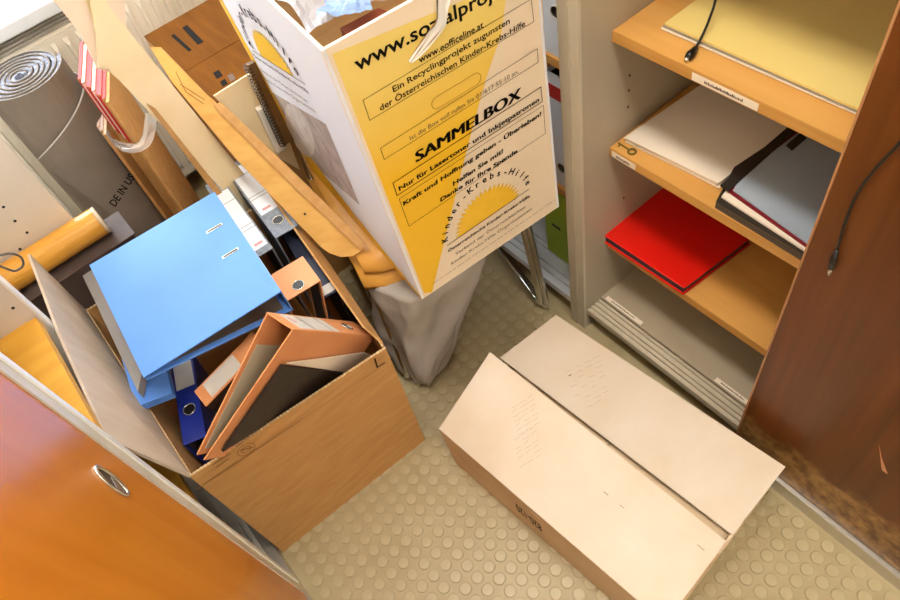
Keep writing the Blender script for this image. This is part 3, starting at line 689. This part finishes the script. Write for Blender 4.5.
B().tube(pts, .0007, 5, True).build('hand_hole_cut', mat('slot_crease', 'b98f2c', .7), fwall)
frame4('ruled_frame', [(380, 148), (536.8, 48.5), (537.9, 61.9), (384, 159.2)], .0009)
T_('Ist die Box voll rufen Sie 01/617 55 10 an.', (410, 140), (518, 72.5), .009, INKG)
for k_ in range(4): T_('SAMMELBOX', (415.4 + k_ * .55, 162.4 - k_ * .35), (520 + k_ * .55, 97.6 - k_ * .35), .022, INK, 0, .12)
frame4('ruled_frame', [(392.7, 182.7), (540.5, 86.7), (541.9, 101.3), (396.7, 195.2)], .0016)
T_('Nur für Lasertoner und Inkjetpatronen', (399, 190.5), (538.7, 100.8), .0095, INK, .028)
frame4('ruled_frame', [(398.8, 198.7), (543, 105), (545, 133), (408.7, 225.9)], .0009)
T_('Kraft und Hoffnung geben - Überleben!', (403, 205.5), (541, 115), .0095, INK, .03, .1)
T_('Helfen Sie mit!', (452.7, 185.5), (503, 152), .0095, INK, .03, .1)
T_('Danke für Ihre Spende', (440, 201.5), (517, 152), .0095, INK, .03, .1)
def emblem(face, parent, p0, p1, rs, rt, hgt, sunm, skew=0.):
    a, b = face.at(p0, 4), face.at(p1, 4); c = (a + b) / 2; L = (b - a).length / 2; ux = (b - a).normalized(); uy = face.n.cross(ux)
    N = 44; v = []
    for k in range(N + 1):
        t = math.pi * k / N; r = rs * (1 if k % 2 else .84); v.append(c + ux * r * math.cos(t) * L + uy * r * hgt * math.sin(t) * L - face.n * face.l)
    v.append(c - face.n * face.l); mesh('sun_print', v, [[k, k + 1, N + 1] for k in range(N)], sunm, parent)
    face.strokes('ruled_line', [(p0, p1)], .0016, INK, parent, 4)
    s = 'Kinder-Krebs-Hilfe'; V = []; Fc = []
    for i, ch in enumerate(s):
        t = math.pi * (1 - (i + .4) / (len(s) - .2)) ; t = math.pi * .04 + t * .92
        gv, gf = glyphs(ch, .02); x0 = min(q[0] for q in gv); x1 = max(q[0] for q in gv)
        pos = c + ux * rt * math.cos(t) * L + uy * rt * hgt * math.sin(t) * L
        tx = (ux * math.sin(t) - uy * hgt * math.cos(t)).normalized(); ty = face.n.cross(tx); sc = .20 * L
        k = len(V); V += [pos + tx * (q[0] - (x0 + x1) / 2) * sc + ty * q[1] * sc for q in gv]; Fc += [[q + k for q in g] for g in gf]
    mesh('arc_lettering', V, Fc, INK, parent)
emblem(f0, fwall, (447, 245), (528, 189), .80, .97, .95, SUNY)
T_('Österreichische Kinder-Krebs-Hilfe', (448, 252), (529.5, 196.5), .0075, INK, .02)
T_('Verband der Österreichischen', (455.3, 255), (524.7, 207.5), .008, INKG)
T_('Kinder-Krebs-Hilfe Organisationen', (451.3, 264.5), (531.3, 209.5), .008, INKG)
ln = []; x = 0
while x < 1:
    e = min(1, x + rng.uniform(.02, .06)); ln.append(((433 + 121 * x, 283 - 83 * x), (433 + 121 * e, 283 - 83 * e))); x = e + .012
f0.strokes('fine_print', ln, .0011, INKG, fwall, 3)
# side wall towards the window-left
sn = (Bs[3] - Bs[0]).cross(T0 - Bs[0]).normalized(); sn = sn if sn.x < 0 else -sn
f1 = Face(Bs[0], sn, .0004); swall = sw[3]
wp = lambda u, h: Bs[3].lerp(Ts[3], h).lerp(Bs[0].lerp(T0, h), u) + f1.n * .0005
mesh('yellow_print', [wp(*q) for q in ((0, 0), (0, 1), (.05, 1), (.075, .55), (.085, .16), (.5, .075), (1, .02), (1, 0))], [list(range(8))], YELLOW, swall)
f1.poly('picture_print', [(272, 92), (326, 124), (360, 205), (308, 160)], mat('picture_print', 'b9aaa0', .5, col2='8d7f78', scale=(30, 30, 30)), swall, 1)
pts = [(300 + 12 * math.cos(t) + 18 * math.sin(t), 128 + 0 * math.cos(t) + 30 * math.sin(t)) for t in [2 * math.pi * k / 20 for k in range(20)]]
pts = [(318 + 13 * math.cos(t) + 10 * math.sin(t), 150 + 2 * math.cos(t) + 30 * math.sin(t)) for t in [2 * math.pi * k / 20 for k in range(20)]]
f1.poly('appliance_print', [(300 + (x - 318) * .9, 130 + (y - 150) * .9) for x, y in pts], mat('appliance_print', 'd9cfc6', .5, col2='b7aba3', scale=(60, 60, 60)), swall, 2)
f1.strokes('picture_outline', [((298, 105), (330, 160)), ((330, 160), (333, 172)), ((290, 112), (318, 160)), ((304, 128), (310, 138))], .0015, INKG, swall, 3)
emblem(f1, swall, (253, 50), (306, 84), .66, .86, .62, SUNY)
text(f1, 'lettering', 'Österreichische Kinder-Krebs-Hilfe', (255, 57), (310, 94), .0085, INK, swall, .01, 0, 3)
text(f1, 'lettering', 'Verband der Österreichischen', (262, 71), (309, 103), .0085, INKG, swall, 0, 0, 3)
text(f1, 'lettering', 'Kinder-Krebs-Hilfe Organisationen', (266, 80), (317, 113), .0085, INKG, swall, 0, 0, 3)

# ------------------------------------------------------------------ contents of the collecting box
def crumple(name, quad, m, parent=None, amp=.02, nu=26, nv=26, freq=14, seed=0, th=None):
    q = [Vector(p) for p in quad]; n = (q[1] - q[0]).cross(q[3] - q[0]).normalized(); v = []; f = []
    for i in range(nu + 1):
        for j in range(nv + 1):
            u, w = i / nu, j / nv; p = q[0].lerp(q[1], u).lerp(q[3].lerp(q[2], u), w)
            k = noise.noise(p * freq + Vector((seed, 0, 0))) + .5 * abs(noise.noise(p * freq * 2.3 + Vector((0, seed, 0)))) + .25 * noise.noise(p * freq * 5)
            s_ = noise.noise(p * freq * 1.5 + Vector((9, seed, 3))) * amp * .4
            v.append(p + n * (k * amp) + (q[1] - q[0]).normalized() * s_)
    for i in range(nu):
        for j in range(nv): a = i * (nv + 1) + j; f.append([a, a + 1, a + nv + 2, a + nv + 1])
    return mesh(name, v, f, m, parent, False)
i0, i1, i2, i3 = (Vector((p.x, p.y, 0)) for p in Ts); cen = (i0 + i2) / 2
ins = [p + (cen - p) * .07 for p in (i0, i1, i2, i3)]
tag(B().slab([p + Vector((0, 0, 1.0)) for p in ins], .012, (0, 0, -1)).build('cardboard_sheet', KRAFT), 'brown cardboard sheet lying inside the yellow collecting box', 'cardboard')
tag(B().slab([oz(352, 38, 1.045), oz(395, 14, 1.045), oz(378, 8, 1.045), oz(340, 28, 1.045)], .03, (0, 0, -1)).build('toner_carton', mat('dark_red_card', '7d3517', .5, var=.1)), 'dark red-brown carton inside the yellow collecting box', 'box')
ins2 = [p + (cen - p) * .09 for p in (i0, i1, i2, i3)]; ins2[0] += Vector((.0, .045, 0)); ins2[1] += Vector((0, .05, 0))
tag(crumple('plastic_bag', [p + Vector((0, 0, 1.055)) for p in ins2], film('clear_bag_film', 'b7b6bb', .72, .15), None, .03, 40, 40, 11, 2), 'crumpled clear plastic bag in the top of the collecting box', 'bag')
o = tag(crumple('plastic_wrapper', [oz(x, y, 1.085) for x, y in ((318, 20), (372, 8), (366, -12), (325, -2))], film('blue_film', '8fb0e0', .75, .15), None, .018, 20, 20, 24, 5), 'pale blue crumpled wrapper on top of the clear plastic bag', 'wrapper')
pts = [(446, -22), (436, 2), (440, 20), (430, 32), (418, 47), (407, 60)]
v = []; f = []; wd = [16, 14, 9, 10, 8, 3]
for k, (p, w_) in enumerate(zip(pts, wd)):
    for j in range(7):
        t_ = (j / 6 - .5) * w_; q = f0.at((p[0] + t_ * .9, p[1] + t_ * .75)); v.append(q + fn * (.006 + .010 * abs(noise.noise((k * 1.7, j * 1.3, 4)))))
for k in range(len(pts) - 1):
    for j in range(6): f.append([k * 7 + j, k * 7 + j + 1, k * 7 + j + 8, k * 7 + j + 7])
o = mesh('film_strip', v, f, film('milky_film', 'f6f3ec', .7, .1), None); md = o.modifiers.new('sub', 'SUBSURF'); md.levels = md.render_levels = 1
tag(o, 'crumpled strip of clear film hanging over the front of the collecting box', 'film')

# ------------------------------------------------------------------ roll of matting
RC = Vector((0.0, 1.832)); RZ = .752
rm = thing('matting_roll', 'rolled grey rubber-backed carpet mat standing before the radiator', 'mat', (RC.x, RC.y, 0))
def ribbon(name, r_in, r_out, turns, th0, th1, z0, z1, m, parent, a0=0., per=40):
    v = []; f = []; n = int(turns * per)
    for k in range(n + 1):
        a = a0 + 2 * math.pi * turns * k / n; r = r_in + (r_out - r_in) * k / n
        w_ = .0025 * noise.noise((math.cos(a) * 1.5, math.sin(a) * 1.5, k * .02))
        for rr, z in ((r + th0 + w_, z0), (r + th1 + w_, z0), (r + th1 + w_, z1), (r + th0 + w_, z1)): v.append(Vector((RC.x + rr * math.cos(a), RC.y + rr * math.sin(a), z)))
    for k in range(n):
        for j in range(4): f.append([k * 4 + j, k * 4 + (j + 1) % 4, (k + 1) * 4 + (j + 1) % 4, (k + 1) * 4 + j])
    f += [[0, 1, 2, 3], [n * 4 + j for j in range(4)]]
    return mesh(name, v, f, m, parent, False)
ribbon('pile', .016, .100, 6, -.009, -.0002, .004, RZ - .004, PILE, rm)
ribbon('backing', .016, .100, 6, 0, .0032, .002, RZ, MAT_RUB, rm)
WR = .109
wt = lambda a: .675 - .089 * min(1, max(0, (-28 - math.degrees(a)) / 114)) ** 1.6
v = []; f = []; NA_, NZ = 40, 12
for i in range(NZ + 1):
    s0 = math.radians(-142 + 82 * (1 - i / NZ)); s1 = math.radians(95)
    for j in range(NA_ + 1):
        a = s0 + (s1 - s0) * j / NA_; lift = 0
        z = .01 + (wt(a) - .01) * i / NZ
        for r in (WR + lift, WR + .006 + lift): v.append(Vector((RC.x + r * math.cos(a), RC.y + r * math.sin(a), z)))
w_ = (NA_ + 1) * 2
for i in range(NZ):
    for j in range(NA_):
        a = i * w_ + j * 2; f += [[a + 1, a + 3, a + w_ + 3, a + w_ + 1], [a, a + w_, a + w_ + 2, a + 2]]
    a = i * w_; f += [[a, a + 1, a + w_ + 1, a + w_], [a + NA_ * 2, a + w_ + NA_ * 2, a + w_ + NA_ * 2 + 1, a + NA_ * 2 + 1]]
for j in range(NA_):
    a = NZ * w_ + j * 2; f.append([a, a + 1, a + 3, a + 2]); a = j * 2; f.append([a, a + 2, a + 3, a + 1])
wrap = mesh('outer_wrap', v, f, MAT_RUB, rm, False)
B().tube([Vector((RC.x + (WR + .0035) * math.cos(a), RC.y + (WR + .0035) * math.sin(a), wt(a) + .0005)) for a in [math.radians(-142 + 232 * k / 30) for k in range(31)]], .002, 5).build('pale_edge', mat('pale_backing_edge', 'b8b2aa', .8), wrap)
def on_roll(x, y, r):
    d = ray(x, y); ox_, oy_ = C.x - RC.x, C.y - RC.y; A = d.x ** 2 + d.y ** 2; Bq = ox_ * d.x + oy_ * d.y; Cc = ox_ ** 2 + oy_ ** 2 - r * r; D = Bq * Bq - A * Cc
    if D < 0: return None
    return C + d * ((-Bq - math.sqrt(D)) / A)
gv, gf = glyphs('DE IN USA', .015); mx = max(p[0] for p in gv); T3 = []
ok = True
for p in gv:
    bx, by = 115 + 24 * p[0] / mx, 207.5 - 35.5 * p[0] / mx
    h_ = p[1] / .7; q = on_roll(bx - 6.5 * h_, by - 4.2 * h_, WR + .0066)
    if q is None: ok = False; break
    T3.append(q)
if ok: mesh('lettering', T3, gf, INK, wrap)

# ------------------------------------------------------------------ packs of flattened cartons
def pack(label, P, n, top, length, stag, stripes, ang=0.):
    d = Vector((-.4, -.915, 0)).normalized(); e = Vector((.915, -.4, 0)).normalized(); th = .0072
    t = thing('carton_pack', label, 'cardboard', (P.x, P.y, 0))
    for i in range(n):
        a = P + e * (i * .0078) + d * (i * stag); zt_ = top - .002 * (i % 3)
        q = [a, a + e * th, a + e * th - d * length, a - d * length]
        b_ = B().hexa([Vector((p.x, p.y, .003)) for p in q] + [Vector((p.x, p.y, zt_)) for p in q]).build('flat_carton', KRAFT, t)
        k = Vector((0, 0, zt_ + .0003))
        B().slab([Vector((p.x, p.y, 0)) + k for p in q], .0012, (0, 0, 1)).build('printed_edge', stripes[i % len(stripes)], b_)
        B().slab([Vector((p.x, p.y, zt_ - .13)) + d * .0003 for p in q[:2]] + [Vector((p.x, p.y, zt_ - .002)) + d * .0003 for p in reversed(q[:2])], .0008, d).build('printed_end', stripes[i % len(stripes)] if i < n - 2 else KRAFT, b_)
    return t
PINK = mat('pale_pink_print', 'e8cdc4', .6, var=.05)
P1 = oz(78, 80, .80)
pack('pack of flattened cartons with red and white striped ends behind the leaning sheets', P1, 9, .80, .15, .014, [REDP, PINK, REDP, REDP, PINK, REDP, REDP, REDP, KRAFT])
P2 = oz(97, 127, .60)
pack('shorter pack of flattened cartons wrapped in clear film beside the rolled mat', P2, 3, .60, .13, .018, [PINK, PINK, KRAFT_P])
rb = [(150, 112), (149, 128), (143, 142), (128, 149), (112, 143), (106, 130)]; v = []; f = []
for k, p in enumerate(rb):
    for j in range(6):
        t_ = (j / 5 - .5) * 11; q = oy(p[0] + t_ * (.9 if k < 3 else .2), p[1] + t_ * (.2 if k < 3 else .9), 1.425); v.append(q + Vector((0, -.03 * abs(noise.noise((k * 1.3, j * 1.9, 7))), .03 * noise.noise((k, j * 2.1, 2)))))
for k in range(len(rb) - 1):
    for j in range(5): f.append([k * 6 + j, k * 6 + j + 1, k * 6 + j + 7, k * 6 + j + 6])
o = mesh('film_wrapping', v, f, film('white_film', 'f4f2ee'), None); md = o.modifiers.new('sub', 'SUBSURF'); md.levels = md.render_levels = 1
tag(o, 'torn clear film wrapping around the packs of flattened cartons', 'film')

# ------------------------------------------------------------------ leaning cardboard
def sheet(label, pts, plane, m, t=.005, extra=(), name='cardboard_sheet'):
    p, n = Vector(plane[0]), Vector(plane[1]).normalized()
    return tag(B().slab([opl(x, y, p, n) for x, y in pts] + list(extra), t, -n if n.y > 0 else n).build(name, m), label, 'cardboard')
sheet('large pale cardboard sheet leaning upright behind the carton of binders', [(83, -40), (96, 40), (98, 66), (108, 68), (112, 74), (118, 79), (232, 200), (275, 246), (292, 236), (257, 190), (172, 85), (110, 8), (72, -40)], ((0, 1.385, 0), (0, 1, -.02)), KRAFT_L)
sheet('pinkish cardboard sheet standing behind the large pale sheet', [(28, -40), (53, 0), (80, 33), (92, 58), (96, 68), (106, 70), (130, 80), (120, -40)], ((0, 1.40, 0), (0, 1, -.02)), KRAFT_P)
sheet('narrow tan cardboard strip standing before the striped pack', [(146, 103), (224, 206), (233, 206), (155, 108)], ((0, 1.378, 0), (0, 1, -.02)), KRAFT, .004)
pa, pb, pc = oy(165, 70, 1.47), oz(328, 251, .478), oz(358, 249, .478)
hn = (pb - pa).cross(pc - pa).normalized(); hn = hn if hn.z > 0 else -hn
hs = thing('cardboard_sheet', 'honey-coloured folded cardboard strip leaning from the brown carton to the chair seat', 'cardboard', pb)
def hp_(x, y): return opl(x, y, pa, hn)
B().slab([hp_(*p) for p in ((150, 47), (172, 82), (237, 160), (321, 247), (329, 253), (341, 257), (353, 256), (362, 250), (300, 188), (200, 88), (160, 47))], .004, -hn).build('panel', KRAFT_Y, hs)
B().slab([hp_(*p) + hn * .003 for p in ((215, 106), (300, 191), (361, 249), (368, 244), (310, 187), (222, 102))], .006, hn).build('folded_edge', KRAFT, hs)
for a, c in (((176, 72), (186, 92)), ((186, 92), (204, 104)), ((180, 84), (205, 100))): 
    A, Q = hp_(*a) + hn * .0008, hp_(*c) + hn * .0008; B().tube([A, Q], .0006, 5).build('pen_line', INKB, hs)
p = hp_(305, 214) + hn * .0005; B().tube([p, p + hn * .0006], .003, 8).build('hole', BLACK, hs)

# brown carton behind the chairs
bk = thing('carton', 'closed dark brown carton with printed bars on top, before the radiator', 'box', (.46, 1.52, 0))
B().box(.292, .65, 1.398, 1.795, .001, .7).build('body', KRAFT, bk)
B().box(.292, .65, 1.398, 1.563, .7005, .7045).build('flap', KRAFT_D, bk); fb_ = B().box(.292, .65, 1.565, 1.795, .7005, .7045).build('flap', KRAFT_D, bk)
kF = Face((0, 0, .7048), (0, 0, 1))
kF.poly('printed_bar', [(182, 28), (187, 25), (204, 42), (198, 45)], INK, fb_); kF.poly('printed_bar', [(171, 36), (174, 34), (192, 50), (189, 52)], INK, fb_)
kF.poly('printed_mark', [(213, 73), (219, 70), (223, 76), (217, 79)], INK, fb_); kF.poly('printed_mark', [(220, 82), (225, 79), (228, 84), (223, 87)], INK, fb_); kF.poly('printed_mark', [(227, 76), (232, 73), (236, 79), (231, 82)], INKB, fb_)
# cream board, adapter and notebook between the brown carton and the collecting box
yb = 1.392
tag(B().slab([oy(x, y, yb) for x, y in ((214, 96), (262, 66), (300, 170), (262, 148))], .004, (0, 1, 0)).build('cream_board', KRAFT_L), 'cream board leaning on the brown carton behind the collecting box', 'cardboard')
tag(B().slab([oy(x, y, 1.390) for x, y in ((254, 108), (262, 103), (284, 146), (275, 151))], .016, (0, -1, 0)).build('power_adapter', mat('white_plastic', 'e4ddd0', .35, var=.02), bevel=.003), 'small white power adapter in front of the cream board', 'adapter')
nb = thing('spiral_notebook', 'notebook with black wire coil standing behind the collecting box', 'notebook', (.37, 1.36, .45))
na, nb_ = oy(248, 66, 1.352), oy(284, 146, 1.352)
B().slab([na, nb_, nb_ + Vector((.035, 0, 0)), na + Vector((.035, 0, 0))], .010, (0, 1, 0)).build('pages', mat('brown_cover', '6b4a22', .6, var=.1), nb)
cpts = []
for k in range(241):
    t_ = k / 240; a = 2 * math.pi * 26 * t_; p = na.lerp(nb_, t_); cpts.append(p + Vector((math.cos(a) * .008, .005 + math.sin(a) * .009, 0)))
B().tube(cpts, .0011, 5).build('wire_coil', BLACK, nb)

# ------------------------------------------------------------------ things on the right-hand shelves
fo = thing('document_folder', 'large yellow folder on the upper beech shelf beside the black plug', 'folder', oz(760, 60, .861))
for z, m, off in ((.862, PAPER, 0), (.8665, mat('grey_board', '9a927f', .6), .002), (.8695, YPAPER, .004)):
    A, Q = oz(661, 27, .866), oz(869, 118, .866); A.z = Q.z = z; A += Vector((off, -off, 0)); dv = Vector((.285, .0, 0))
    A2, Q2 = A + dv, Q + dv
    B().slab([A, Q, Q2, A2], .0026 if m is not YPAPER else .004, (0, 0, 1)).build('cover' if m is YPAPER else 'sheet', m, fo)
cb = thing('cable', 'black cable with a plug hanging over the upper beech shelf', 'cable', oz(690, 57, .861))
cp = [(.875, .62, 1.2285)] + [oz(x, y, z) for x, y, z in ((717, -14, .93), (715, 4, .90), (706, 28, .885), (699, 42, .873), (694, 50, .866))]
B().tube(rounded(cp, .02), .0022, 7).build('lead', BLACK, cb, True)
B().tube([oz(696, 48, .867), oz(690, 55, .866), oz(688, 58, .8655)], [.0045, .0075, .006], 8).build('plug', BLACK, cb, True)
B().tube([oz(688, 58, .8655), oz(685.5, 61, .8645)], .0035, 8).build('plug_tip', mat('nickel', 'cfcabc'), cb, True)
ps = thing('paper_stack', 'stack of cream sheets on the middle beech shelf', 'paper', oz(700, 140, .591))
for k in range(6):
    z = .5912 + k * .0024; j = [rng.uniform(-2.5, 2.5) for _ in range(8)] if k < 5 else [0] * 8
    B().slab([Vector((q.x, q.y, z)) for q in (oz(626 + j[0], 139 + j[1], .603), oz(718 + j[2], 184 + j[3] * .6, .603), oz(802 + j[4], 122, .603), oz(712, 78 + j[7], .603))], .0018, (0, 0, 1)).build('sheet', PAPER, ps)
def oct_(z, pts, nm, m, t, th): return B().slab([Vector((q.x, q.y, z)) for q in (oz(x, y, .62) for x, y in pts)], th, (0, 0, 1)).build(nm, m, t)
bf = thing('document_folder', 'black folder with tabs and a grey clear cover beside the cream sheets', 'folder', oz(780, 190, .591))
low = ((717, 197), (735, 163), (812, 112), (880, 150), (812, 254))
sh_ = lambda P_, dx, dy: tuple((x + dx, y + dy) for x, y in P_)
oct_(.6065, low, 'back_cover', BLACKC, bf, .003)
oct_(.610, ((722, 194), (740, 170), (812, 118), (875, 152), (812, 252)), 'paper', PAPER, bf, .004)
oct_(.6145, ((728, 190), (740, 168), (815, 114), (876, 150), (813, 250)), 'maroon_cover', mat('maroon_card', '7c1222', .4, var=.05), bf, .0028)
oct_(.6178, ((733, 190), (744, 173), (818, 118), (878, 152), (815, 249)), 'clear_cover', mat('grey_clear_cover', 'a8b2bb', .2, col2='9da8b2', scale=(4, 4, 4)), bf, .002)
oct_(.620, ((720, 186), (790, 126), (797, 130), (728, 192)), 'binding_strip', BLACKC, bf, .003)
oct_(.6202, ((786, 146), (800, 134), (806, 139), (792, 151)), 'tab', BLACKC, bf, .003)
oct_(.5912, low, 'inner_sheets', mat('dark_sheets', '2c2622', .6, col2='6a5a48', scale=(3, 3, 700)), bf, .015)
rf = thing('document_folder', 'bright red plastic folder on the lower beech shelf', 'folder', oz(680, 240, .294))
zt_ = .318
rq = [oz(601, 234, zt_), oz(684, 289, zt_), oz(752, 238, zt_), oz(660, 178, zt_)]
for q in rq: q.x = max(q.x, .80)
flat = lambda z, g=0: [Vector((p.x + (g if i in (0, 1) else -g), p.y + (-g if i in (0, 3) else g), z)) for i, p in enumerate(rq)]
B().slab(flat(zt_), .003, (0, 0, 1)).build('front_cover', REDF, rf, bevel=.001)
B().slab(flat(.2945), .003, (0, 0, 1)).build('back_cover', REDF, rf)
B().slab(flat(.298, .004), .0195, (0, 0, 1)).build('contents', mat('dark_pages', '2a2530', .6, col2='4a4550', scale=(4, 4, 900)), rf)
B().slab([flat(.298)[0], flat(.298)[3], flat(zt_)[3], flat(zt_)[0]], .003, (0, -1, 0)).build('spine', REDF, rf)
ky = thing('key', 'small dull brass key on the middle beech shelf beside the cream sheets', 'key', oz(630, 150, .591))
BR = mat('dull_brass', '7a6a2a', .5, metal=.4, var=.2)
kc = oz(632, 151.5, .5925); B().tube([kc + Vector((.0075 * math.cos(a), .0075 * math.sin(a), 0)) for a in [2 * math.pi * k / 16 for k in range(16)]], .0022, 6, True).build('bow', BR, ky, True)
B().tube([oz(629, 149.5, .5925), oz(618.5, 143, .5925)], .0016, 6).build('shank', BR, ky)
B().tube([oz(620, 144, .5925), oz(618.5, 146.5, .5925)], .0016, 6).build('bit', BR, ky)
dc = thing('cable', 'black cable with a plug hanging down the mahogany sliding door', 'cable', ox(832, 268, .718))
cp = [ox(x, y, .7185) for x, y in ((960, 70), (905, 138), (880, 163), (856, 193), (844, 226), (837, 250))]
B().tube(rounded(cp, .04), .0021, 7).build('lead', BLACK, dc, True)
B().tube([ox(837, 250, .7175), ox(834, 259, .7165), ox(831, 268, .7165)], [.003, .0052, .005], 8).build('plug', BLACK, dc, True)
B().tube([ox(831, 268, .7165), ox(829, 274, .7165)], .003, 8).build('plug_tip', mat('nickel', 'cfcabc'), dc, True)
# binders in the cabinet behind the chairs
binder('white binder on the shelf above the lower white binder', (.828, .915, .7365), (1, 0, 0), (0, 0, 1), T=.072, T2=.07, cover=WBIND, ring=.1)
binder('white binder with red label above the green file', (.832, .925, .366), (1, 0, 0), (0, 0, 1), T=.074, T2=.074, cover=WBIND, lining=BLACKC, lab=(.255, .29, REDP), ring=.06)
gf_ = thing('file_box', 'lime green file box on the bottom shelf below the white binders', 'file box', (.93, .92, .076))
B().box(.822, 1.07, .872, .955, .0765, .335).build('body', GREEN, gf_, bevel=.002)
B().box(.8208, .8218, .898, .928, .20, .208).build('grip_slot', BLACK, gf_)
